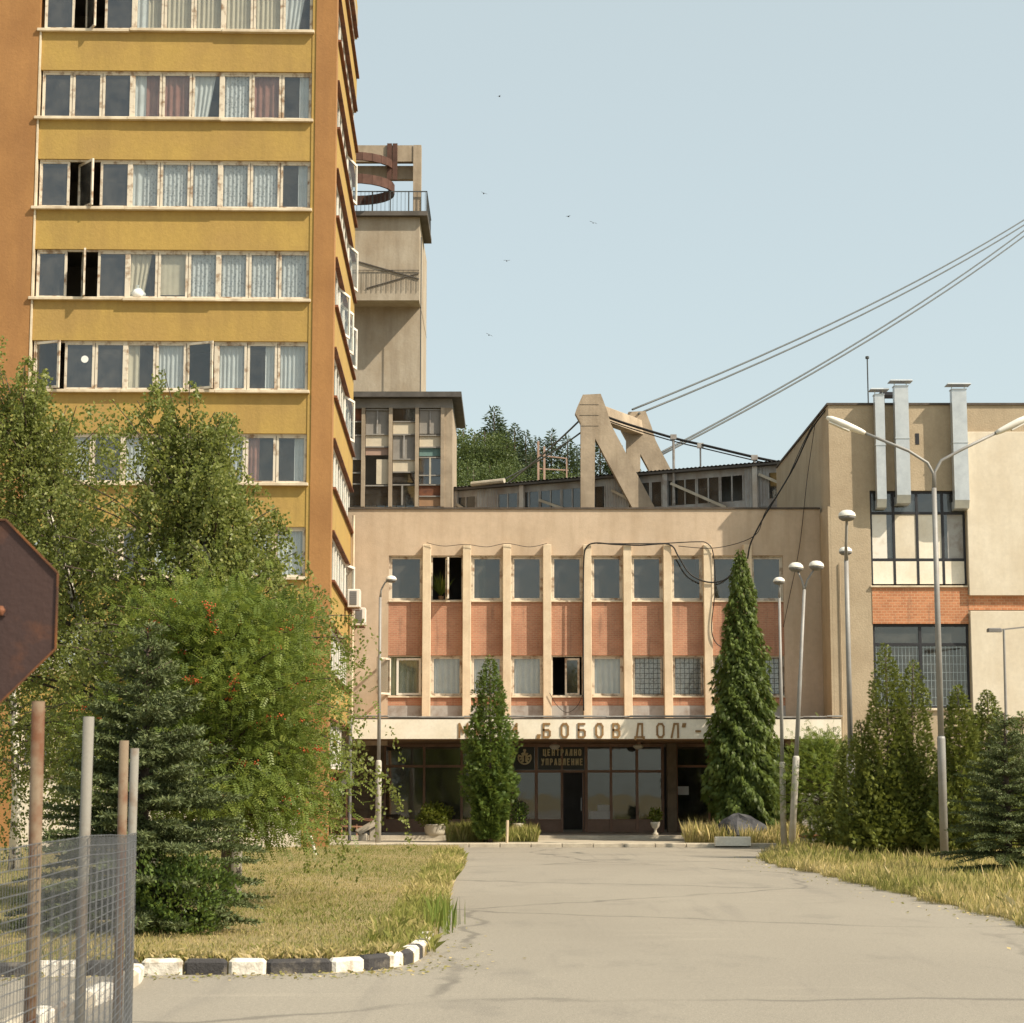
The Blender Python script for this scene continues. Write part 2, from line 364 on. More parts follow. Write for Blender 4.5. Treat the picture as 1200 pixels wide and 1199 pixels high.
# pavement before the entrance, with kerb stones
pv = structure(MB().box(-16, 30, YP+.16, 73.2, -.05, .115).build('pavement', 'paving'))
kme = MB().cbox(-.49, .49, 0, .155, -.05, .128, .02).mesh('kerb_stone')
x = PX(440, 990, YP)-2.0
while x < PX(905, 992, YP):
    o = put('kerb_stone', kme, 'kerb_plain', pv, (x+.5, YP+random.uniform(-.012, .012), random.uniform(-.012, .006))); x += 1.0
# ---- left lawn island
ISL_PX = [(-90,1146),(60,1145),(165,1143),(240,1142.5),(310,1142),(380,1140.5),(430,1138),(462,1134.5),(484,1129),(499,1120),(509,1105),(519,1077),(530,1042),(539,1014),(543,1001)]
ISL = [G(u, v) for u, v in ISL_PX]
isl_poly = [(p.x, p.y) for p in ISL]+[(ISL[-1].x-.3, YP-1.2), (-22, YP-1.2), (-22, ISL[0].y)]
structure(MB().slab([(a, b+.05) for a, b in isl_poly], -.01, .095).build('lawn', 'lawn_soil'))
VRG_PX = [(897,1003),(903,1011),(930,1017.5),(965,1024),(1000,1033),(1060,1047),(1130,1064),(1200,1081),(1420,1140)]
VRG = [G(u, v) for u, v in VRG_PX]
vrg_poly = [(p.x, p.y) for p in VRG]+[(30, VRG[-1].y), (30, YP+8), (PX(925, 985, YP+8), YP+8)]
structure(MB().slab(vrg_poly, -.01, .025).build('verge', 'lawn_soil'))
hill = []
hx = np.linspace(-60, 60, 25); hy = np.linspace(112, 320, 22)
hv = [(x, y, -.1+min(1, max(0, (y-112)/70))*26*(1-.35*abs(x-2)/60)+max(0, y-182)*.06+.6*sin(x*.3+y*.2)) for y in hy for x in hx]
hf = [(j*25+i, j*25+i+1, (j+1)*25+i+1, (j+1)*25+i) for j in range(21) for i in range(24)]
structure(MB().add(hv, hf).build('hillside', 'hill_soil', smooth=True))

# painted kerb: stones one by one along a path
def kerb_path(root, pts, lens, mats, h=.142, wd=.16):
    acc = [0]
    for i in range(len(pts)-1): acc.append(acc[-1]+(pts[i+1]-pts[i]).length)
    def at(s):
        for i in range(len(pts)-1):
            if s <= acc[i+1]: f = (s-acc[i])/(acc[i+1]-acc[i]); return pts[i].lerp(pts[i+1], f)
        return pts[-1].copy()
    s = 0; k = 0
    while s < acc[-1]-.1:
        L = lens[k % len(lens)]; a, b = at(s), at(min(s+L, acc[-1])); d = b-a
        if d.length < .05: break
        o = MB().cbox(-d.length/2+.008, d.length/2-.008, 0, wd, -.03, h, .03).build('kerb_stone', mats[k % len(mats)], root)
        o.location = (a+b)/2-root.location+Vector((0,0,random.uniform(-.012,.01))); o.rotation_euler = (random.uniform(-.03,.03), random.uniform(-.015,.015), math.atan2(d.y, d.x))
        s += L; k += 1
kb = thing('painted_kerb', 'black and white painted kerb curving round the front of the lawn', 'kerb', ISL[0])
L0 = (ISL[2]-ISL[0]).length/4
kerb_path(kb, ISL[:11], [L0]*4+[.40,.42,.37,.64,.36,.40,.34,.36,.42,.3,.5,.4,.5,.4], ['road_kerb_white','road_kerb_black'])
K2 = [G(150,1146), G(143,1155), G(110,1172), G(60,1190), G(20,1206), G(-60, 1240)]
kb2 = thing('painted_kerb', 'weathered white and yellowish kerb behind the wire fence', 'kerb', K2[0])
kerb_path(kb2, K2, [.7,.55,.6], ['road_kerb_white','kerb_plain','post_grey'], h=.13, wd=.15)

# ================================================================== HIGH-RISE
YT = 63.0; RT = R(1.5)
tx = PX(384, 931, YT)
T = thing('apartment_tower', 'tall yellow and orange high-rise with bands of white casement windows', 'building', (tx, YT, 0), RT)
ST = 2.936; Z0 = 25.97; WH = 1.56
rows = [Z0-ST*k for k in range(-1, 9)]
XL, XR = -9.36, -.80
MB().box(-.66, 0, 0, .5, -.1, 31).build('corner_pier', 'orange_render', T)
MB().box(-19, XL-.12, 0, 12.6, -.1, 31).build('end_wall', 'orange_render', T)
MB().box(XL-.115, XL-.06, -.02, .3, 4, Z0-.08).build('cover_strip', 'cream_sill', T)
inner = MB()
inner.box(XL-.1, -4.2, 4.3, 4.5, 0, 30.6); inner.box(-4.2, -4.0, 4.3, 12.4, 0, 30.6)
for z in rows: inner.box(XL-.05, -.26, .32, 12.4, z-.85, z-.6)
for z in rows:
    for px_ in (XL+2.87, XL+5.72): inner.box(px_-.06, px_+.06, .34, 4.29, z-.59, z+2.08)
    for py_ in (4.4, 8.3): inner.box(-3.99, -.3, py_-.06, py_+.06, z-.59, z+2.08)
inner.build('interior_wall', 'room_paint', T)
MB().box(-9.4, -.27, 12.42, 12.6, -.1, 31).build('rear_wall', 'orange_render', T)
MB().box(-19, 0, -.15, 12.6, 31.003, 31.3).build('roof_slab', 'concrete', T)
NW = 9; CW = (XR-XL)/NW
# shared casement meshes: frame and pane; hinge at x=0
def casement(cw, wh, bar=.085, dep=.06):
    f = MB().box(0, bar, 0, dep, 0, wh).box(cw-bar, cw, 0, dep, 0, wh).box(bar, cw-bar, .003, dep-.003, 0, bar).box(bar, cw-bar, .003, dep-.003, wh-bar, wh)
    p = MB().box(bar-.01, cw-bar+.01, .026, .032, bar-.01, wh-bar+.01)
    return f.mesh('window'), p.mesh('pane')
def curtain_mesh(x0, x1, z0, z1, amp=.03, per=.16, seed=0, gather=0):
    n = max(6, int((x1-x0)/.035)); vs = []; fs = []
    for i in range(n+1):
        f = i/n
        for j in range(5):
            g = j/4; xx = x0+(x1-x0)*f*(1-gather*(1-g)) + (gather*(1-g)*.0)
            vs.append((xx, amp*sin(2*pi*(x1-x0)*f/per+seed+sin(seed*3+f*5))*(1.1-.3*g), z0+(z1-z0)*g))
    for i in range(n):
        for j in range(4): fs.append((i*5+j, (i+1)*5+j, (i+1)*5+j+1, i*5+j+1))
    m = MB().add(vs, fs).mesh('curtain', True); return m
cf, cp = casement(CW-.02, WH-.05, .075)
CURT = {}
def curtain(parent, kind, loc, cw, wh, rz=0):
    """kind: letter for material + span f full / l left / r right / g gathered"""
    key = (kind, round(cw,2), round(wh,2))
    if key not in CURT:
        sp = kind[1]; x0, x1 = {'f': (0,cw), 'l': (0,cw*.45), 'r': (cw*.6,cw), 'g': (0,cw*.8), 'b': (.05,cw-.05)}[sp]
        me = curtain_mesh(x0, x1, .12 if sp == 'b' else .0, wh, .004 if sp == 'b' else .03, .13+.02*len(CURT) % .1, len(CURT), .35 if sp == 'g' else 0)
        me.materials.append(MATS[{'w':'curtain_white','c':'curtain_cream','r':'curtain_red','L':'lace','G':'curtain_green'}[kind[0]]]); CURT[key] = me
    return put('curtain', CURT[key], None, parent, loc, rz)
SPEC = {  # per row from the top: nine windows, '-' clear, 'O' open, codes as above
 0: ['-', 'wf', '-', 'cf', 'cf', 'wf', 'wf', '-', 'wl'],
 1: ['-', 'O', '-', 'wl+cf', 'cf', 'cf', 'cf', 'cf', 'wg'],
 2: ['-', '-', '-', 'wl+rf', 'rf', 'wg', 'Lf', 'rf', 'wr'],
 3: ['-', 'O', '-', 'wl+Lf', 'Lf', 'Lf', 'Lf', 'Lf', 'wr'],
 4: ['-', 'O', '-', 'cg', 'cb', 'Lf', 'Lf', 'Lf', 'Lf'],
 5: ['o', 'disc', '-', 'cl', 'wf', 'o', 'wf', 'wr', 'wf'],
 6: ['-', 'wf', '-', 'wf', '-', 'cf', 'wf', 'rl', 'wr'],
 7: ['wf', '-', 'cf', '-', 'wf', 'Lf', 'wf', 'wf', 'wf'],
 8: ['wf', 'wf', '-', '-', 'cf', 'wf', '-', 'wf', 'wl'],
 9: ['-', '-', 'wf', 'wf', '-', '-', 'cf', 'cf', '-']}
MB().box(XR+.02, -.663, .03, .4, -.1, 31).build('jamb_strip', 'yellow_render', T)
for k, z in enumerate(rows):
    top = z+WH; bot_next = z+ST-.06
    MB().box(XL-.055, XR+.018, .055, .3, top, bot_next).build('spandrel', 'yellow_render', T)
    for j in range(3):    # sill in three lengths, a little out of line
        a = XL-.2+(XR-XL+.28)*j/3; b = XL-.2+(XR-XL+.28)*(j+1)/3
        dz = random.uniform(-.022, .008); d0 = random.uniform(-.03, .02)
        vs = MB().cbox(a+.002, b-.002, -.1+d0, .2, z-.1+dz, z-.012+dz, .012)
        vs.build('sill', 'cream_sill', T)
    fr = MB()
    for j in range(4):
        xx = XL+(XR-XL)*j/3; w_ = .15 if 0 < j < 3 else .07
        fr.box(xx-(w_/2 if j else 0.0), xx+(w_/2 if j < 3 else 0.0), .13, .24, z, top)
    fr.box(XL, XR, .135, .235, top-.055, top-.002)
    fr.build('mullion', 'peeling_paint', T)
    for i in range(NW):
        x0 = XL+CW*i+.01; sp = SPEC[k][i]; rz = 0
        if sp == 'O': rz = R(-52) if k == 3 else R(-76)
        if sp == 'o': rz = R(-24)
        if sp in 'Oo' and k == 1: rz = R(-62)
        if sp == 'O': hw_ = (CW-.02)/2; x0 += hw_-hw_*cos(rz); yo = -hw_*sin(rz)
        else: yo = 0
        o = put('window', cf, 'peeling_paint', T, (x0, yo+.15+random.uniform(-.008, .008), z+.0), rz+R(random.uniform(-.6, .6)))
        put('pane', cp, 'glass_dark' if sp in ('-', 'O', 'disc') and i < 3 else 'glass', o)
        if sp == 'disc':
            MB().lathe([(.115, 0), (.115, .006)], n=20).build('sticker', 'paper', o).rotation_euler = (pi/2, 0, 0)
            [c for c in o.children if c.name.startswith('sticker')][0].location = (.62, .022, .98)
        for q, part_ in enumerate(sp.split('+')):
            if len(part_) == 2: curtain(T, part_, (x0+.01, .27+.05*q, z+.02), CW-.04, WH-.06)
bag = MB().lathe([(.02,0),(.2,.02),(.25,.14),(.17,.28),(.06,.36),(.1,.42),(.02,.43)], n=9).build('plastic_bag', 'paper', T, True)
bag.location = (XL+CW*3+.32, .33, rows[4]+.03)
# right-hand side of the high-rise
SY0, SY1 = .75, 12.3; NS = 9; SW = (SY1-SY0)/NS
sf, spn = casement(SW-.06, WH-.05)
MB().box(-.3, -.003, .503, SY0, -.1, 31).build('corner_pier', 'orange_render', T)
for k, z in enumerate(rows):
    top = z+WH; bot = z+ST-.06
    MB().box(-.25, -.01, SY0+.002, SY1+.3, top, bot).build('spandrel', 'yellow_render', T)
    MB().cbox(-.2, .10, SY0+.003, SY1+.1, z-.09, z-.012, .01).build('sill', 'rust', T)  # sill coloured dark brown to paint in its shadow line, not rusted
    MB().box(-.2, .06, SY0+.003, SY1, top-.05, top-.003).build('window_head', 'rust', T)  # bar in the same brown, a painted shadow line along the window tops
    opened = {2: [6], 3: [7], 4: [3, 5, 7], 5: [6], 6: [], 7: [7]}.get(k, [])
    for i in range(NS):
        y0 = SY0+SW*i+.03
        o = put('window', sf, 'white_paint', T, (-.09, y0, z), pi/2+(R(-14) if i in opened else R(random.uniform(-.5, .5))))
        put('pane', spn, 'glass', o)
        if (i*7+k*3) % 5 < 3: curtain(T, 'wf', (-.19, y0+.02, z+.02), SW-.1, WH-.06, pi/2)
MB().box(-9.35, -.3, .06, .3, -.1, rows[-1]-.2).build('base_wall', 'cream_panel', T)
# air conditioners on that side
def aircon(label, y, z, x=.12):
    t = thing('air_conditioner', label, 'air conditioner', (0, 0, 0), RT, 'air conditioners on the high-rise')
    t.matrix_basis = Matrix.Translation((tx, YT, 0)) @ Matrix.Rotation(RT, 4, 'Z') @ Matrix.Translation((x, y, z))
    MB().cbox(-.02, .42, 0, .8, 0, .62, .02).build('casing', 'ac_white', t)
    g = MB().box(.06, .30, -.012, -.002, .07, .55)
    for q in range(6): g.box(.07, .29, -.022, -.0125, .10+q*.075, .125+q*.075)
    g.build('grille', 'lamp_grey', t)
    MB().bar((-.12, .1, -.05), (.38, .1, -.05), .04, .04).bar((-.12, .7, -.05), (.38, .7, -.05), .04, .04).build('bracket', 'rust', t)
aircon('upper boxy white air conditioner on the side of the high-rise', 8.0, PZ(712, YT+8.3))
aircon('lower boxy white air conditioner on the side of the high-rise', 10.5, PZ(733, YT+10.8), .2)

# ================================================================== ADMINISTRATION BUILDING
YM = 75.0
A = thing('office_building', 'beige plastered office building with brick panels, fins and white canopy', 'building', (0, YM, 0))
def ax(u, v=740): return PX(u, v, YM)
ZR = PZ(597, YM); xa0, xa1 = ax(405), ax(964)
xw0, xw1 = ax(455), ax(919)
zU1, zU0 = PZ(651, YM), PZ(704, YM); zL1, zL0 = PZ(768, YM), PZ(816, YM); zC = PZ(838, YM)-.1
MB().box(xa0, xa1, 0, .32, zU1, ZR).build('parapet_wall', 'plaster', A)
MB().box(xa0, xw0, 0, .32, zC-1, zU1-.0).build('pier', 'plaster', A)
MB().box(xw1, xa1, 0, .32, zC-1, zU1-.0).build('pier', 'plaster', A)
MB().box(xa0, xa1, -.05, .5, ZR+.002, ZR+.07).build('parapet_cap', 'dark_flashing', A)
MB().box(xa0, xa1, .33, 14, ZR-.55, ZR-.3).build('roof', 'roof_dark', A)
MB().box(xa0, xa1, 13.7, 14, -.1, ZR).build('rear_wall', 'plaster', A)
inn = MB().box(xw0-.3, xw1+.3, 4.2, 4.4, 3.8, ZR-.6).box(xw0-.3, xw1+.3, .33, 4.19, (zU0+zL1)/2-.15, (zU0+zL1)/2+.15)
inn.box(xw0-.3, xw1+.3, .33, 4.19, zL0-.6, zL0-.4).box(xw0-.3, xw0-.1, .33, 4.19, zL0-.39, ZR-.6).box(xw1+.1, xw1+.3, .33, 4.19, zL0-.39, ZR-.6)
for q in (2, 4, 6, 8):
    xx = ax(500+47.1*(q-1)); inn.box(xx-.06, xx+.06, .5, 4.19, zL0-.39, (zU0+zL1)/2-.16).box(xx-.06, xx+.06, .5, 4.19, (zU0+zL1)/2+.16, ZR-.6)
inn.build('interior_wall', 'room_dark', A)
fins = [500+47.05*i for i in range(9)]
fw = .30; zf1, zf0 = PZ(638, YM-.3), PZ(846, YM-.3)
for u in fins:
    xx = ax(u); MB().cbox(xx-fw/2, xx+fw/2, -.30, .31, zf0, zf1, .012).build('fin', 'fin_plaster', A)
edges = [xw0]+[ax(u) for u in fins]+[xw1]
bays = []
for i in range(10):
    a = edges[i]+(fw/2 if i else 0); b = edges[i+1]-(fw/2 if i < 9 else 0); bays.append((a+.003, b-.003))
bpan = 0
for i, (a, b) in enumerate(bays):
    MB().box(a, b, .03, .3, zL1+.0, zU0-.05).build('brick_panel', 'brick_red', A)
    MB().box(a, b, .03, .3, PZ(827, YM), zL0-.05).build('brick_panel', 'brick_red', A)
    MB().box(a, b, .0, .3, zC-.5, PZ(827, YM)-.003).build('flashing_strip', 'grey_flashing', A)
    for lev, (z0, z1) in enumerate(((zL0, zL1), (zU0, zU1))):
        MB().cbox(a-.0, b+.0, -.04, .25, z0-.048, z0-.003, .008).build('sill', 'cream_sill', A)
        # jamb, frame, casement
        W_, H_ = b-a, z1-z0
        fm = MB().box(a, a+.05, .12, .26, z0, z1).box(b-.05, b, .12, .26, z0, z1).box(a+.05, b-.05, .122, .258, z1-.05, z1-.002).box(a+.05, b-.05, .122, .258, z0, z0+.045)
        fo = fm.build('window_frame', 'peeling_paint', A)
        dark_open = (lev, i) in ((1, 1), (0, 4)); ajar = (lev, i) == (0, 0)
        cw = (W_-.1)
        if dark_open:
            f2, p2 = casement(cw*.5, H_-.15, .07)
            o = put('window', f2, 'peeling_paint', A, (a+.05+cw*(.44 if lev else .42), .15, z0+.05), R(-80 if lev else -8))
            put('pane', p2, 'glass_dark', o)
            if not lev: pass
        elif ajar:
            f2, p2 = casement(cw*.78, H_-.15, .075)
            o = put('window', f2, 'white_paint', A, (a+.05+cw*.22, .12, z0+.05), R(-4)); put('pane', p2, 'glass', o)
            o = put('window', f2, 'peeling_paint', A, (a+.05, .10, z0+.05), R(-118)); put('pane', p2, 'glass', o)
        else:
            f2, p2 = casement(cw-.01, H_-.11, .06)
            o = put('window', f2, 'peeling_paint', A, (a+.055, .155, z0+.05)); put('pane', p2, ('glass_dark' if i == 3 else 'glass_grey') if lev else 'glass', o)
        cz = {(0,0): 'Gf', (0,1): 'wf', (0,2): 'wf', (0,3): 'wf', (0,5): 'wf', (0,6): 'Lf', (0,7): 'Lf', (0,8): 'Lf', (0,9): 'Lf', (1,2): 'Gl', (1,8): None}.get((lev, i))
        if cz: curtain(A, cz, (a+.06, .275, z0+.03), cw, H_-.05)
        if (lev, i) in ((0,6), (0,7), (0,8), (0,9)):      # iron grid behind the glass
            gr = MB()
            for q in range(7): xx = a+.14+cw*q/6.5; gr.bar((xx, .12, z0+.06), (xx, .12, z1-.08), .018, .018)
            for q in range(8): zz = z0+.1+(H_-.2)*q/7; gr.bar((a+.1, .105, zz), (b-.1, .105, zz), .018, .018)
            gr.build('window_grille', 'iron', A)
# a pot plant standing inside the open upper window
pp = thing('potted_plant', 'leafy pot plant inside the open upper window of the office building', 'plant', (bays[1][0]+.35, YM+.55, zU0+.02))
MB().lathe([(.08,0),(.11,.18),(.12,.2)], n=14).build('pot', 'soffit_brown', pp)
C_ = np.zeros((90,3)); C_[:,2] = .2; D_ = unit(np.stack([rng.normal(0,.35,90), rng.normal(0,.3,90), rng.uniform(.5,1.2,90)],1))
put('foliage', quad_mesh('foliage', leaf_quads(C_, D_, rng.uniform(.4,1.0,90), .09), rng.random(90)), 'leaf_rowan', pp)
# ---- canopy
YC = 71.6
cx0, cx1 = PX(413, 855, YC), PX(984, 855, YC)
zc1, zc0 = PZ(843, YC), PZ(866, YC); zct = PZ(837.5, YC)
MB().box(cx0, cx1, YC-YM, 5.2, zc0+.02, zct-.12).build('canopy_slab', 'soffit_brown', A)
fas = MB().box(cx0, cx1, YC-YM-.06, YC-YM-.003, zc0, zc1).build('fascia', 'fascia_white', A)
MB().box(cx0-.0, cx0+.05, YC-YM+.0, -.01, zc0+.001, zc1-.002).build('fascia', 'fascia_white', A).location.x = -.053
MB().box(cx1, cx1+.05, YC-YM-.06, YC-73.02, zc0, zc1).build('fascia', 'fascia_white', A)
mb = MB(); xx = cx0-.1
while xx < cx1+.08:      # ragged metal edge strip
    L = random.uniform(.7, 1.6); dz = random.uniform(-.02, .025)
    mb.box(xx, min(xx+L, cx1+.1)-.004, YC-YM-.085, YC-YM+.6, zct-.09+dz, zct-.045+dz); xx += L
mb.build('canopy_edge', 'grey_flashing', A)
MB().box(cx0-.05, cx1+.05, YC-YM-.064, YC-YM+.5, zc1+.002, zct-.118).build('canopy_edge', 'dark_flashing', A)
# stroke lettering
GL = {'М': [[(0,0),(0,1),(.36,.35),(.72,1),(.72,0)]], 'И': [[(0,1),(0,0),(.6,1),(.6,0)]], 'Н': [[(0,0),(0,1)],[(.58,0),(.58,1)],[(0,.5),(.58,.5)]],
 'Б': [[(.52,1),(0,1),(0,0),(.42,0),(.55,.12),(.55,.42),(.42,.54),(0,.54)]], 'О': [[(.15,0),(0,.2),(0,.8),(.15,1),(.42,1),(.57,.8),(.57,.2),(.42,0),(.15,0)]],
 'В': [[(0,0),(0,1),(.38,1),(.5,.88),(.5,.64),(.38,.54),(0,.54)],[(.38,.54),(.55,.42),(.55,.13),(.42,0),(0,0)]],
 'Д': [[(-.06,-.14),(-.06,0),(.7,0),(.7,-.14)],[(.06,0),(.22,1),(.56,1),(.56,0)]], 'Л': [[(-.02,0),(.22,1),(.55,1),(.55,0)]],
 '„': [[(0,.16),(-.05,-.04)],[(.16,.16),(.11,-.04)]], '“': [[(0,.8),(.05,1)],[(.16,.8),(.21,1)]], '-': [[(0,.45),(.36,.45)]],
 'Ц': [[(0,1),(0,0),(.56,0),(.56,1)],[(.56,0),(.68,0),(.68,-.16)]], 'Е': [[(.48,1),(0,1),(0,0),(.48,0)],[(0,.52),(.4,.52)]], 'Т': [[(0,1),(.6,1)],[(.3,1),(.3,0)]],
 'Р': [[(0,0),(0,1),(.4,1),(.54,.86),(.54,.6),(.4,.46),(0,.46)]], 'А': [[(0,0),(.24,1),(.36,1),(.6,0)],[(.1,.32),(.5,.32)]],
 'У': [[(0,1),(.3,.42)],[(.6,1),(.24,0),(.05,0)]], 'П': [[(0,0),(0,1),(.56,1),(.56,0)]]}
def letter(ch, x, z, h, wsc, t, y, dep, m, parent):
    b = MB(); k = 0
    for pl in GL[ch]:
        for (a0, b0), (a1, b1) in zip(pl[:-1], pl[1:]):
            p = Vector((x+a0*h*wsc, 0, z+b0*h)); q = Vector((x+a1*h*wsc, 0, z+b1*h)); d = (q-p).normalized()*t*.42
            yy = y-dep/2-.0015*(k % 5); k += 1
            p.y = q.y = yy; b.bar(p-d, q+d, t, dep, up=(0,1,0))
    return b.build('letter', m, parent)
yl = YC-YM-.06
zb = PZ(864.0, YC); lh = PZ(848.5, YC)-zb
for ch, u in zip('МИНИ„БОБОВДОЛ“-', (538.5,558.5,578,597.5,630.5,637.0,658,678,698.5,718.5,745,770,787,800,815.5)):
    letter(ch, PX(u, 856, YC), zb, lh, .86, .068, yl-.012, .02, 'letter_brown', A)
# ---- recessed ground floor
YG = 79.6; yg = YG-YM
def gx(u): return PX(u, 915, YG)
FL = PZ(975, YG); zs = zc0+.02
MB().box(xa0-.5, xa1+.4, 72.7-YM, 13.6, -.1, FL).build('porch_floor', 'concrete_light', A)
MB().box(PX(560, 980, 72.4), PX(800, 980, 72.4), 72.25-YM, 72.697-YM, -.1, FL-.1).build('step', 'concrete_light', A)
MB().box(xa0-.4, gx(450), yg-.1, yg+.2, FL, zs).build('stone_wall', 'stone_cladding', A)
for q in range(8):                                    # courses of the stone facing
    zz = FL+.02+q*(zs-FL-.04)/8; xx = xa0-.4
    while xx < gx(450)-.2:
        L = min(random.uniform(.7, 1.3), gx(450)-xx); 
        MB().cbox(xx+.006, xx+L-.006, yg-.1-random.uniform(.02,.035), yg-.101, zz+.006, zz+(zs-FL-.04)/8-.006, .008).build('stone', 'stone_cladding', A); xx += L
lob = MB().box(xa0-.4, xa1, yg+5.5, yg+5.7, FL, zs).box(xa0-.4, xa0-.2, yg+.21, yg+5.49, FL, zs)
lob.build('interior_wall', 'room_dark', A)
zt = PZ(904, YG); zp = PZ(961, YG); zh = PZ(873, YG)-.05
zt2 = PZ(898, YG)
fr_i = 0
def glaze(u0, u1, z0, z1, gm, y=yg):
    o = MB().box(gx(u0), gx(u1), y+.02, y+.028, z0, z1).build('pane', gm, A)
    return o
def vbar(u, wpx, z0, z1, m='brown_metal', y=yg, d=.12):
    w_ = wpx/30.2/2; MB().box(gx(u)-w_, gx(u)+w_, y-.05, y+d, z0, z1).build('mullion', m, A)
def hbar(u0, u1, z, h=.09, m='brown_metal', y=yg):
    MB().box(gx(u0), gx(u1), y-.04, y+.1, z-h/2, z+h/2).build('transom', m, A)
# left glazing
for u in (451, 497, 541): vbar(u, 2.6, FL, zs)
for a, b in ((452.5, 495.5), (498.5, 539.5), (542.5, 594)):
    glaze(a, b, zt2+.05, zs-.1, 'glass_dark'); glaze(a, b, zp+.03, zt2-.05, 'glass_grey'); hbar(a, b, zt2); hbar(a, b, zs-.06, .1)
    MB().box(gx(a), gx(b), yg, yg+.08, FL, zp).build('base_panel', 'brown_panel', A)
    hbar(a, b, zp+.012, .03)
# entrance
for u, wp in ((600.5, 3), (628.5, 3.4), (658.5, 2.6), (687, 3.2), (716, 2.8), (746.5, 3), (776.5, 3)): vbar(u, wp, FL if u not in () else zt, zs)
for a, b in ((602.2, 626.6), (630.4, 685.2), (688.8, 744.8), (748.2, 774.8)):
    glaze(a, b, zt+.05, zs-.12, 'glass_dark' if b < 690 else 'glass_grey'); hbar(a, b, zt); hbar(a, b, zs-.06, .11)
for a, b in ((602.2, 626.6), (630.4, 657), (688.8, 714.4), (717.6, 744.8), (748.2, 774.8)):
    glaze(a, b, zp+.03, zt-.05, 'glass_grey'); MB().box(gx(a), gx(b), yg, yg+.08, FL, zp).build('base_panel', 'brown_panel', A); hbar(a, b, zp+.012, .035)
# open entrance door folded inside
dr = MB().box(0, .05, 0, .8, FL+.01, zt-.06)
do = dr.build('door', 'brown_metal', A); do.location = (gx(685)-.06, yg+.12, 0)
MB().bar((-.05, .55, FL+.8), (-.05, .55, FL+1.3), .03, .03).build('door_handle', 'galvanised', do)
# sign boards with emblem and lettering
MB().box(gx(602.5), gx(626.3), yg-.03, yg+.004, zt+.06, zs-.13).build('sign_board', 'sign_board', A)
sb = MB().box(gx(630.7), gx(685), yg-.03, yg+.004, zt+.06, zs-.13).build('sign_board', 'sign_board', A)
for txt, ub, vb, step in (('ЦЕНТРАЛНО', 637.0, 885.2, 5.18), ('УПРАВЛЕНИЕ', 635.0, 896.2, 5.02)):
    for q, ch in enumerate(txt):
        letter(ch, gx(ub+step*q), PZ(vb, YG), .215, .58, .048, yg-.055, .03, 'letter_gold', A)
em = MB(); ec = Vector((gx(614.8), yg-.06, PZ(888, YG)))
for q in range(9):
    a = R(90+(q-4)*36); r1 = .19+.05*(q % 2 == 0)
    em.bar(ec+Vector((.08*cos(a), -.002*q, .08*sin(a))), ec+Vector((r1*cos(a), -.002*q, (r1+.03)*sin(a))), .075, .02, up=(0,1,0))
for q in range(14):
    a0 = R(150+q*240/14); a1 = R(150+(q+1)*240/14)
    em.bar(ec+Vector((.245*cos(a0), .01-.0012*(q%3), .245*sin(a0))), ec+Vector((.245*cos(a1), .01-.0012*(q%3), .245*sin(a1))), .06, .02, up=(0,1,0))
em.bar(ec+Vector((-.05,-.02,-.16)), ec+Vector((-.05,-.02,.2)), .05, .02, up=(0,1,0)).bar(ec+Vector((.05,-.024,-.16)), ec+Vector((.05,-.024,.16)), .05, .02, up=(0,1,0))
em.add([ec+Vector(p) for p in ((-.06,-.01,.24),(.06,-.01,.24),(.05,-.01,.33),(-.05,-.01,.33),(-.06,.01,.24),(.06,.01,.24),(.05,.01,.33),(-.05,.01,.33))], [(0,1,2,3),(7,6,5,4),(0,4,5,1),(1,5,6,2),(2,6,7,3),(3,7,4,0)])
em.build('emblem', 'letter_gold', A)
# columns
for u, wp in ((597.2, 5), (785.5, 11)): MB().cbox(gx(u)-wp/60, gx(u)+wp/60, yg-.9, yg-.4, FL, zs, .02).build('column', 'stone_cladding' if wp > 6 else 'brown_metal', A)
vbar(792.5, 3, FL, zs, 'pink_pipe')
for a, b in ((794.5, 829.5), (832, 872), (874.5, 915), (917.5, 962)):
    glaze(a, b, zt2+.05, zs-.1, 'glass_dark'); glaze(a, b, zp-.05, zt2-.05, 'glass_dark'); hbar(a, b, zt2, .08, 'pink_pipe'); hbar(a, b, zs-.06, .1)
    MB().box(gx(a), gx(b), yg, yg+.08, FL, zp-.08).build('base_panel', 'brown_panel', A)
    vbar(b+1.2, 2.2, FL, zs, 'pink_pipe')
    g = MB()
    for q in range(8): g.bar((gx(a)+(gx(b)-gx(a))*(q+.5)/8, yg+.1, zp), (gx(a)+(gx(b)-gx(a))*(q+.5)/8, yg+.1, zt2-.06), .02, .02)
    for q in range(9): g.bar((gx(a), yg+.12, zp+(zt2-zp)*(q+.5)/9), (gx(b), yg+.12, zp+(zt2-zp)*(q+.5)/9), .02, .02)
    g.build('window_grille', 'iron', A)
# papers stuck to the glass
for lab, u0, u1, v0, v1, dy in (('plain white sheet stuck to the barred glass right of the entrance', 793.5, 807, 921.5, 931.5, -.012),
                            ('white poster low in the glass right of the entrance door', 691, 715, 950.5, 960, -.010),
                            ('small white notice above a poster beside the entrance door', 700, 714.2, 943.2, 950.3, -.010)):
    o = MB().box(gx(u0)-gx(u0), gx(u1)-gx(u0), 0, .004, 0, PZ(v0, YG)-PZ(v1, YG)).build('notice', 'paper'); o.location = (gx(u0), YG+dy+.01, PZ(v1, YG)); tag(o, lab, 'notice', 'notices on the entrance glass')
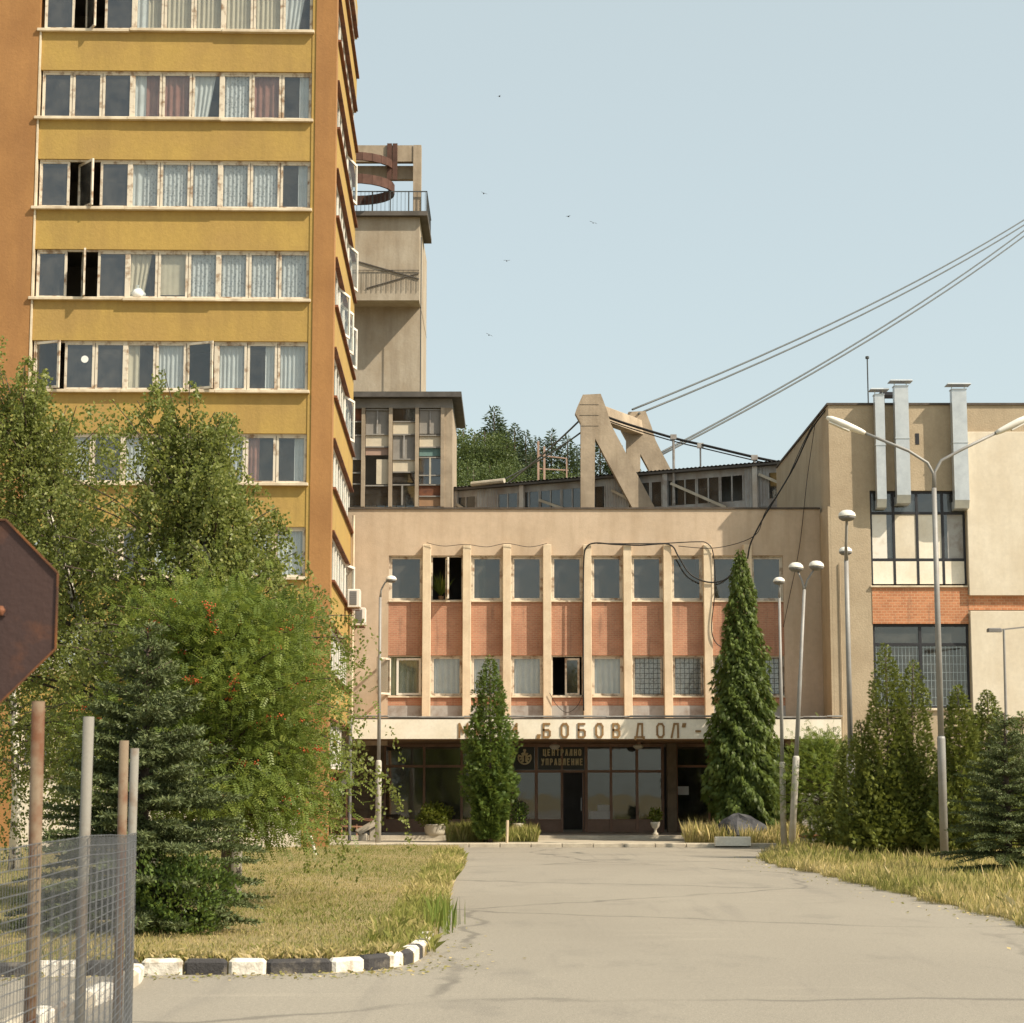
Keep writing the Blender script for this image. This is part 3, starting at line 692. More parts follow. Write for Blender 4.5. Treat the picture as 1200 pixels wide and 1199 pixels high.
# globe lights under the canopy
for u, lab in ((650, 'round ceiling light under the canopy above the entrance sign'), (748, 'round ceiling light under the canopy right of the door')):
    t = thing('ceiling_light', lab, 'lamp', (PX(u, 872, 77.5), 77.5, zs), 0, 'lights under the canopy')
    MB().lathe([(.09, -.06), (.09, .0)], n=14).build('base', 'brown_metal', t)
    MB().lathe([(.02,-.26),(.12,-.24),(.2,-.16),(.2,-.12),(.1,-.061)], n=16).build('shade', 'lamp_white', t, True)

# downpipe where the two buildings meet
dp = MB().tube([(0,0,zct+.05),(0,0,PZ(604, YM-.2))], .05, 10)
o = dp.build('downpipe', 'cream_sill'); o.location = (PX(413.5, 700, YM-.2), YM-.2, 0); tag(o, 'thin white pipe running down the joint between the high-rise and offices', 'pipe')
t = thing('downpipe', 'dark grey rain pipe below the left end of the canopy', 'pipe', (PX(410.5, 900, YC), YC-.05, 0))
MB().tube([(0,0,.02),(0,0,zc1-.25)], .06, 10).build('pipe', 'lamp_grey', t); MB().lathe([(.07,zc1-.25),(.13,zc1-.05),(.13,zc1+.12)], n=12).build('hopper', 'grey_flashing', t)

# ---- cables over the facade
def cable(name, label, pts, r=.022, m='cable', n=6, sub=6, cat='cable', group=None):
    P_ = [Vector(p) for p in pts]; out = []
    for i in range(len(P_)-1):
        p0, p1, p2, p3 = P_[max(i-1,0)], P_[i], P_[i+1], P_[min(i+2,len(P_)-1)]
        for k in range(sub):
            t_ = k/sub
            out.append(.5*((2*p1)+(-p0+p2)*t_+(2*p0-5*p1+4*p2-p3)*t_*t_+(-p0+3*p1-3*p2+p3)*t_**3))
    out.append(P_[-1]); o0 = out[0]
    o = MB().tube([p-o0 for p in out], r, n).build(name, m, None, True); o.location = o0
    return tag(o, label, cat, group)
yf = YM-.36
def Q(*l): return [P(u, v, yf) for u, v in l]
cable('facade_cable', 'thick black cable looping over the fins and down the brick wall', Q((684,833),(683.5,790),(683.5,720),(684,660),(687,642),(697,636.5),(720,638),(750,639),(784,638),(795,652),(808,672),(828,682),(848,680),(862,668),(868,660)), .03)
cable('facade_cable', 'black cable hanging in a bow right of the brick panels', Q((700,637),(770,637),(815,635),(829,637),(836,650),(838,690),(834,730),(836,748),(845,758),(860,760)), .02)
cable('facade_cable', 'thin black cable drooping between the two leftmost fins', Q((500,636),(520,640),(546,638),(570,641),(594,637),(620,641),(641,637)), .011)
cable('facade_cable', 'thin black cable sagging below the lower windows in the middle', Q((644,812),(652,826),(664,835),(676,828),(684,812)), .012)

# ================================================================== RIGHT WING
YW = 73.0
B = thing('side_wing', 'tan rough-rendered wing with brick bands and large cream panels', 'building', (0, YW, 0))
def bx_(u, v=640): return PX(u, v, YW)
ZB = PZ(475, YW); b0, b1 = bx_(974), bx_(1330)
wx0, wx1 = bx_(1020.5), bx_(1132.5)
zb = {k: PZ(v, YW) for k, v in dict(a=575, b=655.5, c=684, d=687.5, e=731, f=830).items()}
YB = 87.4-YW
MB().box(b0, wx0, 0, .4, -.1, ZB).build('front_wall', 'stucco', B)
MB().box(wx0, b1, 0, .4, zb['a'], ZB).build('front_wall', 'stucco', B)
MB().box(wx1, b1, 0, .4, -.1, zb['a']-.0).build('front_wall', 'stucco', B)
MB().box(wx0, wx1, 0, .4, -.1, zb['f']-.08).build('front_wall', 'stucco', B)
MB().box(b0, b0+.4, .402, YB, -.1, ZB).build('flank_wall', 'stucco', B)
MB().box(b0-.09, b0-.003, -.0+.003, 1.99, -.1, PZ(598, YW+1)).build('pilaster', 'stucco', B)
MB().box(b0-.06, b1, -.06, .5, ZB+.002, ZB+.08).build('parapet_cap', 'dark_flashing', B)
MB().box(b0-.06, b0+.5, .503, YB+.05, ZB+.002, ZB+.08).build('parapet_cap', 'dark_flashing', B)
MB().box(b0+.41, b1, .41, YB, ZB-.5, ZB-.3).build('roof', 'roof_dark', B)
MB().box(b0, b1, YB+.003, YB+.3, -.1, ZB).build('rear_wall', 'stucco', B)
MB().box(wx0-.3, wx1+.3, 3.5, 3.7, 2, ZB-.6).box(wx0-.3, wx1+.3, .42, 3.49, zb['e']+.15, zb['d']-.15).box(wx0-.3, wx0-.1, .42, 3.49, 2, ZB-.6).box(wx1+.1, wx1+.3, .42, 3.49, 2, ZB-.6).box(wx0-.3, wx1+.3, .42, 3.49, zb['a']+.1, zb['a']+.25).box(wx0-.3, wx1+.3, .42, 3.49, zb['f']-.5, zb['f']-.3).build('interior_wall', 'room_paint', B)
MB().box(wx0+.003, wx1-.003, -.02, .35, zb['e'], zb['d']-.03).build('brick_band', 'brick_orange', B)
MB().box(wx1-.0, b1, -.03, -.003, PZ(715, YW)+.0, PZ(697, YW)).build('brick_band', 'brick_orange', B)
MB().cbox(wx0-.06, wx1, -.09, .3, zb['d']-.027, zb['d']+.03, .01).build('sill', 'cream_sill', B)
MB().cbox(wx0-.06, wx1+.03, -.09, .3, zb['f']-.077, zb['f'], .01).build('sill', 'cream_sill', B)
for z0, z1 in ((PZ(697.5, YW-.2), PZ(506, YW-.2)), (PZ(841, YW-.2), PZ(716, YW-.2))):
    # big cream slabs hung side by side
    for q in range(3):
        s0 = wx1+.02+q*2.6; MB().cbox(s0, s0+2.596, -.2, -.035, z0, z1, .012).build('cream_panel', 'cream_panel', B)
# upper window group: dark frames, white blinds, cream parapet panels
zm = PZ(601, YW)
us = (1021.5, 1048.5, 1076, 1106, 1131.5)
fr = MB()
for q, u in enumerate(us): fr.box(bx_(u)-.045, bx_(u)+.045, .1, .2, zb['c'], zb['a'])
for z in (zb['a']-.045, zm, zb['b']): fr.box(wx0, wx1, .105, .195, z-.05, z+.045)
fr.build('window_frame', 'dark_frame', B)
for q in range(4):
    a, b = bx_(us[q])+.05, bx_(us[q+1])-.05
    MB().box(a, b, .14, .146, zm+.05, zb['a']-.1).build('pane', 'glass_grey', B)
    MB().box(a-.02, b+.02, .11, .16, zb['c']+.0, zb['b']-.06).build('parapet_panel', 'fascia_white', B)
    wl = (b-a)*(.72 if q == 0 else 1); w0 = (b-a)*(.18 if q == 3 else 0)
    MB().box(a+w0, a+wl, .12+.008*q, .16, zb['b']+.045, zm-.05).build('white_board', ('white_paint','cream_panel','fascia_white','grey_flashing')[q], B)
    if q in (0, 3): MB().box(a if q else a+wl+.003, a+w0-.003 if q else b, .14, .146, zb['b']+.05, zm-.05).build('pane', 'glass_dark', B)
for q in (0, 3):     # tilted top lights with white backs
    MB().box(bx_(us[0])+.06+(q > 0)*1.0, bx_(us[1])-.08+(q > 0)*.9, .17, .18, zm+.07, zb['a']-.35).build('blind', 'curtain_white', B)
# lower window
zq = PZ(755, YW); fr = MB()
for u in (1021.5, 1076, 1131.5): fr.box(bx_(u)-.05, bx_(u)+.05, .1, .2, zb['f'], zb['e'])
for z in (zb['e']-.05, zq, zb['f']+.04): fr.box(wx0, wx1, .105, .195, z-.05, z+.045)
fr.build('window_frame', 'dark_frame', B)
for q in range(2):
    a, b = bx_((1021.5, 1076)[q])+.055, bx_((1076, 1131.5)[q])-.055
    MB().box(a, b, .14, .146, zq+.05, zb['e']-.1).build('pane', 'glass_grey', B); MB().box(a, b, .14, .146, zb['f']+.09, zq-.05).build('pane', 'glass', B)
    g = MB()
    for i in range(12): g.bar((a+(b-a)*(i+.5)/12, .22, zb['f']+.09), (a+(b-a)*(i+.5)/12, .22, zq-.05), .016, .016)
    for i in range(8): zz = zb['f']+.1+(zq-zb['f']-.2)*i/7; g.bar((a, .24, zz), (b, .24, zz), .016, .016)
    g.build('window_grille', 'galvanised', B)
MB().box(bx_(1076), bx_(1080.5), -.012, -.003, PZ(521, YW), PZ(508, YW)).build('slot_window', 'dark_frame', B)
MB().tube([(bx_(983),-.04,2.5),(bx_(983),-.04,PZ(660,YW))], .022, 6).build('conduit', 'stucco', B)

# ---- ventilation ducts on the wing
def duct(label, u0, u1, vt, vb, vcap, so):
    xm = (bx_(u0, 520)+bx_(u1, 520))/2; hw = (bx_(u1, 520)-bx_(u0, 520))/2; z0, z1 = PZ(vb, YW-so), PZ(vt, YW-so)
    t = thing('ventilation_duct', label, 'duct', (xm, YW-so, z0), 0, 'ventilation ducts on the wing')
    H = z1-z0; d = .36
    nseg = 3; cuts = [.28, H*.55, H]
    prev = .28
    for c in cuts[1:]:
        MB().box(-hw, hw, -d/2, d/2, prev+.004, c).build('duct_section', 'galvanised', t)
        MB().box(-hw-.02, hw+.02, -d/2-.02, d/2+.02, c-.02, c+.012).build('flange', 'galvanised', t); prev = c+.012
    # elbow turning back into the window
    MB().add([(-hw,-d/2,.28),(hw,-d/2,.28),(hw,d/2,.28),(-hw,d/2,.28),(-hw,-d/2+.1,0),(hw,-d/2+.1,0),(hw,so+.08,-.04),(-hw,so+.08,-.04),(-hw,so+.08,.28),(hw,so+.08,.28)],
             [(0,1,5,4),(4,5,6,7),(1,2,9,6,5),(0,4,7,8,3),(3,8,9,2),(7,6,9,8),(0,3,2,1)]).build('elbow', 'galvanised', t)
    for sx in (-1, 1): MB().bar((sx*(hw-.03), 0, H-.02), (sx*(hw-.03), 0, H+.16), .03, .03).build('cap_post', 'galvanised', t)
    zc_ = H+.16
    MB().add([(-hw-.17,-.3,zc_),(hw+.17,-.3,zc_),(hw+.17,.3,zc_),(-hw-.17,.3,zc_),(-hw-.14,-.26,zc_+.05),(hw+.14,-.26,zc_+.05),(hw+.14,.26,zc_+.05),(-hw-.14,.26,zc_+.05)],
             [(0,3,2,1),(4,5,6,7),(0,1,5,4),(1,2,6,5),(2,3,7,6),(3,0,4,7)]).build('rain_cap', 'galvanised', t)
duct('narrow leftmost galvanised duct on the wing wall', 1024, 1035, 463, 595, 455, .26)
duct('wide galvanised duct in the middle, tallest of the three', 1046.5, 1062.5, 453, 590, 443, .36)
duct('galvanised duct beside the cream panels, right of the others', 1113.5, 1130.5, 457, 596, 447, .34)
t = thing('roof_vent', 'dark low roof vent behind the tallest duct', 'vent', (bx_(1056, 470)+.05, YW+2, ZB-.3))
for sx in (-.4, -.3, .3, .4): MB().bar((sx, 0, 0), (sx, 0, 1.0), .04, .04).build('post', 'dark_frame', t)
MB().box(-.5, .5, -.35, .35, 1.0, 1.12).build('cover', 'dark_frame', t)
o = MB().tube([(0,0,-.2),(0,0,1.78)], .025, 6).lathe([(.02,1.78),(.07,1.8),(.07,1.88),(.02,1.9)], n=8).build('mast', 'iron'); o.location = (PX(1017.5, 470, YW+.6), YW+.6, ZB+.05)
tag(o, 'slim dark mast standing on the roof corner of the wing', 'mast')
# cables down from the wing corner
cable('roof_cable', 'black cable bundle slanting from the wing roof down to the fins', [P(968,480,73.6), P(950,505,74.5), P(930,548,74.8), P(905,590,74.75), P(893,610,74.7), P(880,636,74.6), P(876,655,74.6)], .03)
cable('roof_cable', 'thin black cable beside the bundle slanting down from the wing roof', [P(960,484,74.2), P(941,520,74.6), P(920,566,74.7), P(897,600,74.7), P(884,628,74.6), P(840,642,74.6), P(795,640,74.6)], .014)
cable('roof_cable', 'thin cable hanging down the shaded wall beside the corner', [P(955,498,74.6), P(946,560,74.9), P(937,640,74.9), P(925,700,74.9), P(918,735,74.9)], .012)

# ================================================================== SHAFT TOWER AND GLAZED HALL BEHIND
YS = 104.0
S = thing('shaft_tower', 'bare concrete winding tower with railed platform and rusty ring', 'tower', (0, YS, 0))
def sx(u, v=300): return PX(u, v, YS)
xs0, xs1 = sx(385), sx(491.5)
MB().box(xs0, xs1, 1.6, 9, 0, PZ(350, YS)).build('shaft', 'concrete', S)
MB().box(xs0, xs1, 0, 9, PZ(352, YS), PZ(254, YS)).build('shaft_head', 'concrete', S)
zpl = PZ(252, YS)
MB().box(xs0, xs1+.42, -.35, 5.2, zpl-.12, zpl+.12).build('platform', 'concrete_dark', S)
MB().bar((xs1-.14,.1,zpl+.1),(xs1-.14,.1,PZ(171,YS)-.0), .42, .5).build('portal_post', 'concrete_warm', S)
MB().box(xs0, xs1-.37, -.1, .3, PZ(190, YS), PZ(171, YS)).build('portal_beam', 'concrete_warm', S)
MB().box(xs0, xs1-.37, .5, .9, PZ(206.5, YS), PZ(191, YS)).build('portal_beam', 'concrete_warm', S)
rc = Vector((sx(415, 200), .2, 0))
for zz, h_ in ((PZ(180, YS-2), .42), (PZ(214, YS-2)+.35, .5)):
    rg = MB(); rr = 2.05; ry = 2.0
    for q in range(24):
        a0, a1 = 2*pi*q/24, 2*pi*(q+1)/24
        p0 = rc+Vector((rr*cos(a0), ry*sin(a0)+.2, zz)); p1 = rc+Vector((rr*cos(a1), ry*sin(a1)+.2, zz)); rg.bar(p0, p1, .12, h_)
    rg.build('ring_rail', 'rust_brown', S)
for u in (456.5, 463): MB().bar((sx(u, 200), -.15, PZ(212, YS)), (sx(u, 200), -.15, PZ(169.5, YS)), .25, .12).build('hanger', 'rust_brown', S)
rl = MB(); zr0 = zpl+.12; zr1 = PZ(226.5, YS)
xx = xs0
while xx < xs1+.4: rl.bar((xx, -.3, zr0), (xx, -.3, zr1), .022, .022); xx += .21
for yy in np.arange(-.3, 5.1, .3): rl.bar((xs1+.38, yy, zr0), (xs1+.38, yy, zr1), .022, .022)
rl.bar((xs0,-.3,zr1), (xs1+.4,-.3,zr1), .05, .05).bar((xs1+.38,-.3,zr1), (xs1+.38,5.1,zr1), .05, .05)
rl.build('railing', 'iron', S)
for q in range(5): MB().bar((xs1+.38-q*.95, -.3, zr0), (xs1+.38-q*.95, -.3, zr1), .05, .05).build('railing_post', 'iron', S)
rl = MB(); zq0, zq1 = PZ(341, YS), PZ(317, YS); xx = xs0
while xx < xs1: rl.bar((xx, -.06, zq0), (xx, -.06, zq1), .02, .02); xx += .26
rl.bar((xs0,-.06,zq1), (xs1,-.06,zq1), .03, .03); rl.build('railing', 'concrete_dark', S)
MB().bar((xs0+.5,-.04,PZ(300,YS)),(xs1,-.04,PZ(327,YS)),.05,.05).bar((xs0+2,-.04,PZ(338,YS)),(xs1,-.04,PZ(320,YS)),.04,.04).build('brace_rod', 'concrete_dark', S)
MB().tube([(xs1+.07,.5,PZ(470,YS)),(xs1+.07,.5,PZ(275,YS))], .03, 6).build('cable_run', 'iron', S)

YH = 95.5
Hh = thing('glazed_hall', 'flat-roofed hall with concrete mullions and patched glazing behind the offices', 'building', (0, YH, 0))
def hx_(u, v=540): return PX(u, v, YH)
zh1 = PZ(461, YH); zh2 = PZ(478, YH); zh0 = PZ(620, YH)
MB().box(hx_(375), hx_(541, 465), -.45, 8, zh1-.25, zh1).build('roof', 'roof_dark', Hh)
MB().box(hx_(375), hx_(530, 470), .0, 7.6, zh2, zh1-.255).build('fascia', 'grey_board', Hh)
MB().box(hx_(519), hx_(530), .0, 7.6, zh0-6, zh2-.002).build('column', 'concrete_warm', Hh)
MB().box(hx_(375), hx_(519)-.003, 5, 5.2, zh0-6, zh2-.002).build('rear_wall', 'room_dark', Hh)
MB().box(hx_(375), hx_(519)-.003, .1, .4, zh0-6, PZ(594, YH)).build('base_wall', 'concrete', Hh)
for u in (425.5, 457.5, 488.5, 518.5): MB().box(hx_(u)-.085, hx_(u)+.085, -.08, .3, PZ(594, YH), zh2-.003).build('mullion', 'concrete_warm', Hh)
for (u0, u1), lst in {(410,423.5): [(478,494,'rust'),(494,509,'glass_grey'),(510,537,'grey_board'),(538,552,'glass_grey'),(554,566,'glass_dark'),(567,592,'glass_dark')],
    (428,455.5): [(480,508,'grey_board'),(509,523,'curtain_cream'),(523.5,533,'brown_panel'),(569,592,'glass_dark')],
    (460,486.5): [(478,493,'glass_dark'),(494,508,'curtain_cream'),(509,537,'grey_board'),(538,552,'curtain_cream'),(553,565,'glass_dark'),(568,592,'glass_dark')],
    (491,516.5): [(480,508,'grey_board'),(510,523,'curtain_cream'),(524,534,'turquoise'),(536,557,'glass_grey'),(557,567,'glass_grey'),(568,581,'rust'),(581.5,593,'soffit_brown')]}.items():
    for v0, v1, m in lst:
        MB().box(hx_(u0)+.01, hx_(u1)-.01, .1+random.uniform(0,.04), .16, PZ(v1, YH), PZ(v0, YH)-.03).build('pane' if 'glass' in m else 'panel', m, Hh)
        MB().box(hx_(u0)+.01, hx_(u1)-.01, .04, .1, PZ(v0, YH)-.03, PZ(v0, YH)+.03).build('transom', 'grey_board', Hh)
    if u0 in (428,): MB().box(hx_(441), hx_(455), .1, .16, PZ(567, YH), PZ(538, YH)).build('panel', 'curtain_cream', Hh)
    um = (u0+u1)/2
    if u0 > 420: MB().bar((hx_(um), .06, PZ(537 if u0 == 460 else 508, YH)), (hx_(um), .06, PZ(510 if u0 == 460 else 481, YH)), .05, .05).build('glazing_bar', 'grey_flashing', Hh)
MB().bar((hx_(504), .05, PZ(567, YH)), (hx_(504), .05, PZ(536, YH)), .08, .05).build('glazing_bar', 'concrete_light', Hh)
MB().bar((hx_(471.5), .05, PZ(592, YH)), (hx_(471.5), .05, PZ(568, YH)), .08, .05).build('glazing_bar', 'grey_board', Hh)

# ================================================================== ROPE FRAME AND CONVEYOR GALLERY
GA = R(-28.6); YA = 93.0
org = Vector((PX(700, 540, YA), YA, 0))
ca_ = cos(GA)
fp = [(676,478),(683,462.5),(704,461.5),(711,480),(716,497),(722,509),(802,660),(776,660),(697.5,514),(696,660),(680.5,660),(680.5,496),(674,484)]
poly = [(PX(u, v, YA)-org.x, PZ(v, YA)) for u, v in fp]
FR = thing('rope_frame', 'concrete A-shaped rope support of two leaning trestles on the roof', 'frame', org)
me = MB().prism(poly, 0, .55).mesh('trestle')
put('trestle', me, 'concrete_warm', FR); put('trestle', me, None, FR, (2.35, 4.3, 0))
p1x = poly[2][0]; ztop = poly[2][1]
cb_ = [(p1x-.35, ztop-.25), (p1x+.12, ztop-.45), (p1x+.2, ztop-1.15), (p1x-.4, ztop-1.15)]
MB().add([(a, .553, z) for a, z in cb_]+[(a+2.04, 4.297, z) for a, z in cb_], [(0,1,2,3),(7,6,5,4),(0,4,5,1),(1,5,6,2),(2,6,7,3),(3,7,4,0)]).build('cross_beam', 'concrete_warm', FR)
for zz in (.5, 1.0, 1.5): MB().box(p1x-.98, p1x-.1, -.012, -.001, ztop-zz-.015, ztop-zz).build('board_mark', 'concrete_dark', FR)
GL_ = thing('conveyor_gallery', 'long grey tin-clad conveyor gallery with windows and cream braces', 'gallery', org, GA)
zg = PZ(541, 89.9)
g0, g1 = -14, 13
yw = 1.25
roof = MB(); xx = g0
while xx < g1:       # corrugated sheets
    for q in range(5):
        a = xx+q*.2; roof.add([(a,yw-.35,zg),(a+.1,yw-.35,zg+.05),(a+.2,yw-.35,zg),(a,3.75,zg+.1),(a+.1,3.75,zg+.15),(a+.2,3.75,zg+.1)], [(0,1,4,3),(1,2,5,4)])
    xx += 1.0
roof.build('roof', 'roof_dark', GL_)
MB().box(g0, g1, yw-.3, 3.7, zg-.12, zg-.02).build('roof_beam', 'roof_dark', GL_)
MB().box(g0, g1, yw, 3.5, zg-8, zg-1.95).build('lower_wall', 'tin_wall', GL_)
MB().box(g0, g1, yw+1.9, 3.5, zg-1.94, zg-.13).build('rear_wall', 'tin_wall', GL_)
xx = g0; k = 0
while xx < g1:
    wd = 1.15
    if k % 6 == 0:
        c = MB()
        for q in range(8): a = xx+q*wd/8; c.add([(a,yw,zg-1.94),(a+wd/16,yw-.03,zg-1.94),(a+wd/8,yw,zg-1.94),(a,yw,zg-.13),(a+wd/16,yw-.03,zg-.13),(a+wd/8,yw,zg-.13)], [(0,1,4,3),(1,2,5,4)])
        c.build('tin_panel', 'tin_wall', GL_)
    else:
        MB().box(xx, xx+wd, yw, yw+.05, zg-.45, zg-.13).build('tin_panel', 'tin_wall', GL_); MB().box(xx, xx+wd, yw, yw+.05, zg-1.94, zg-1.6).build('tin_panel', 'tin_wall', GL_)
        if k != 17: MB().box(xx+.06, xx+wd-.06, yw+.02, yw+.03, zg-1.6, zg-.45).build('pane', 'glass_grey', GL_)
        f = MB()
        for q in (0, .5, 1): f.box(xx+.005+q*(wd-.07), xx+.06+q*(wd-.07), yw-.02, yw+.045, zg-1.598, zg-.452)
        f.build('window_frame', 'grey_flashing', GL_)
    xx += wd; k += 1
# cream band of corrugated tin low on the right, posts, braces
c = MB(); 
for q in range(60): a = 1.5+q*.16; c.add([(a,yw-.12,zg-3.0),(a+.08,yw-.17,zg-3.0),(a+.16,yw-.12,zg-3.0),(a,yw-.12,zg-2.25),(a+.08,yw-.17,zg-2.25),(a+.16,yw-.12,zg-2.25)], [(0,1,4,3),(1,2,5,4)])
c.build('tin_band', 'tin_light', GL_)
for s_ in (-8.2, -4.55, 2.9, 7.3): MB().bar((s_, yw-.1, zg-7), (s_, yw-.1, zg-.13), .22, .2).build('post', 'tin_light' if s_ != 2.9 else 'grey_flashing', GL_)
for s_, dz0, s2, dz1 in ((3.2,-.6,5.9,-1.9), (-8.1,-.8,-5.9,-2.2), (-1.0,-1.9,-3.6,-.9), (.2,-.7,1.1,-1.2), (7.5,-.5,9.6,-1.5)): MB().bar((s_, yw-.15, zg+dz0), (s2, yw-.15, zg+dz1), .16, .12).build('brace', 'concrete_light', GL_)
MB().tube([(-7.2, yw-.3, zg+.1), (-5.4, yw-.3, zg+.14)], .12, 8).build('loose_pipe', 'concrete_light', GL_)

def rope(label, a, b, r=.05, group='hoist ropes from the rope frame'):
    a, b = Vector(a), Vector(b); pts = []
    for k in range(17):
        f = k/16; p = a.lerp(b, f); p.z -= (b-a).length*.012*4*f*(1-f); pts.append(p-a)
    o = MB().tube(pts, r, 6).build('hoist_rope', 'rope', None, True); o.location = a; tag(o, label, 'rope', group)
def far(u0, v0, Y0, u1, v1, Y1, k=1.25):
    a, b = P(u0, v0, Y0), P(u1, v1, Y1); return a, a+(b-a)*k
rope('topmost of the four steel ropes rising to the right', *far(741, 480, 97.2, 1200, 248, 150))
rope('second steel rope from the top rising to the right', *far(748, 485, 97.2, 1200, 254, 150))
rope('third steel rope from the top rising to the right', *far(762, 537, 97.5, 1200, 260.5, 150))
rope('lowest of the four steel ropes rising to the right', *far(775, 533, 97.5, 1200, 267, 150))
rope('steel rope dropping left from the head of the rope frame toward the pines', P(679, 493, 93.4), P(560, 590, 112), .045)
rope('steel rope just below the one left of the rope frame', P(682, 506, 93.6), P(560, 575, 113), .04)
# hanging cable along the gallery with its hangers
hc = [P(704,486,93.3), P(735,497,92.9), P(790,513.5,92.4), P(830,523,91.6), P(885,536,90.6), P(912,541.5,90), P(935,546,89.6)]
cable('hanging_cable', 'heavy cable sagging from the rope frame along the gallery roof', hc, .065)
cable('hanging_cable', 'thinner cable just under the heavy one along the gallery roof', [p+Vector((0,.1,-.13)) for p in hc], .03)
for u, v0, v1, Y, lab in ((790,511,590,92.4,'left tall grey hanger post under the sagging cable'), (821,521,548,91.8,'short hanger rod between the two hanger posts'), (885,535,600,90.5,'right grey hanger post under the sagging cable')):
    a = P(u, v1, Y); o = MB().tube([(0,0,0),(0,0,PZ(v0,Y)-a.z)], .06 if v1 > 560 else .04, 8).box(-.14,.14,-.1,.1,PZ(v0,Y)-a.z-.16,PZ(v0,Y)-a.z+.06).build('hanger_post', 'grey_flashing'); o.location = a; tag(o, lab, 'post', 'cable hangers')
t = thing('rusty_mast', 'small rusty lattice structure among the pines above the gallery', 'mast', P(636, 575, 118))
for xq in (-.25, .1): MB().bar((xq,0,0),(xq,0,2.9 if xq < 0 else 2.6),.12,.12).build('post', 'brown_panel', t)
for q in range(3): MB().bar((-.3,.02,.5+q*.8),(1.6-.1*q,.02,.5+q*.7),.07,.07).build('rail', 'brown_panel', t)
MB().bar((1.4,0,0),(1.4,0,1.9),.08,.08).build('post', 'brown_panel', t)

# ================================================================== STREET LAMPS
def post_mesh(h, low=2.9, r0=.105, r1=.075, r2=.05):
    a = MB().tube([(0,0,0),(0,0,low),(0,0,low+.06)], [r0,r0,r1+.012], 14).mesh('lower_post', True)
    b = MB().tube([(0,0,low+.05),(0,0,h*.66),(0,0,h*.66+.05),(0,0,h)], [r1,r1*.92,r2*1.15,r2], 12).mesh('upper_post', True)
    return a, b
def globe(t, p, d, s=.24, m='lamp_white'):
    """oval lamp head: opaque hood above, glass bowl below"""
    o = MB().lathe([(.02,.13),(.1,.115),(.17,.06),(.19,.0),(.19,-.015)], n=18).build('lamp_hood', m, t, True); o.location = p; o.scale = (s/.19,)*3
    o = MB().lathe([(.185,-.016),(.17,-.06),(.11,-.10),(.02,-.115)], n=18).build('lamp_bowl', 'lamp_grey', t, True); o.location = p; o.scale = (s/.19,)*3
def street_lamp(label, base, h, arms, lean=(0,0), low=2.9, r=(.105,.075,.05), mats=('pole_white','pole_grey')):
    t = thing('street_lamp', label, 'street lamp', base, 0, 'street lamps before the offices')
    a, b = post_mesh(h, low, *r)
    for nm, me, m in (('lower_post', a, mats[0]), ('upper_post', b, mats[1])): put(nm, me, m, t)
    for pts, kind in arms:
        pts = [Vector(p) for p in pts]
        MB().tube(pts, [r[2]*.95]+[r[2]*.62]*(len(pts)-1), 8).build('arm', 'pole_grey', t, True)
        if kind == 'globe': globe(t, pts[-1], 0)
        elif kind == 'small': globe(t, pts[-1], 0, .19)
        elif kind == 'cobra':
            e = pts[-1]; d = (pts[-1]-pts[-2]).normalized()
            m = MB(); n = 10; sec = [(0,.06,.05),(.12,.085,.07),(.3,.10,.085),(.62,.135,.10),(.9,.12,.08),(1.02,.05,.035)]; rings = []
            s_ = d.cross(Vector((0,0,1))).normalized(); u_ = s_.cross(d).normalized()
            for l, w_, h_ in sec:
                for k in range(n): rings.append(e+d*l+s_*w_*cos(2*pi*k/n)+u_*h_*sin(2*pi*k/n))
            fs = [(i*n+k, i*n+(k+1)%n, (i+1)*n+(k+1)%n, (i+1)*n+k) for i in range(len(sec)-1) for k in range(n)]+[tuple(range(n)), tuple(range((len(sec)-1)*n, len(sec)*n))]
            m.add(rings, fs).build('lamp_head', 'lamp_white', t, True)
            m = MB(); m.bar(e+d*.38-u_*.105, e+d*.92-u_*.09, .17, .03); m.build('lamp_glass', 'lamp_white', t)
    t.rotation_euler = (lean[1], lean[0], 0)
    return t
def gb(u, v, z=.1): return G(u, v, z)
def hgt(b, v): return PZ(v, b.y)-b.z
b = gb(443, 988); h = hgt(b, 700); s_ = 1/32.
street_lamp('grey street lamp with one curved arm before the left facade', b, h, [([(0,0,h-.05),(.03,0,h+.25),(.16,0,h+.5),(.36,0,h+.60)], 'small')], low=hgt(b, 893), r=(.10,.06,.045))
b = gb(918.5, 991); h = hgt(b, 700)
street_lamp('upright street lamp with one round head left of the leaning lamp', b, h, [([(0,0,h-.05),(0,-.05,h+.2),(-.02,-.15,h+.5)], 'small')], low=hgt(b, 895), r=(.095,.06,.042))
b = gb(928, 992); h = hgt(b, 690); lean = math.atan((948-928)/(992-690))*1.02
street_lamp('leaning street lamp with two round white heads on a forked top', b, h, [([(0,0,h-.05),(-.08,0,h+.25),(-.28,.1,h+.68)], 'globe'), ([(0,0,h-.05),(.08,0,h+.3),(.33,-.1,h+.75)], 'globe')], lean=(lean, 0), low=hgt(b, 888), r=(.105,.07,.05))
b = gb(999.5, 1001); h = hgt(b, 655)
street_lamp('tall street lamp seen end-on with one head behind the other', b, h, [([(0,0,h-.05),(-.05,-.3,h+.35),(-.12,-1.0,h+1.05)], 'globe'), ([(0,0,h-.05),(.05,.4,h+.2),(.18,1.2,h+.35)], 'small')], low=hgt(b, 886), r=(.11,.075,.06))
b = gb(1107, 1010); h = hgt(b, 572)
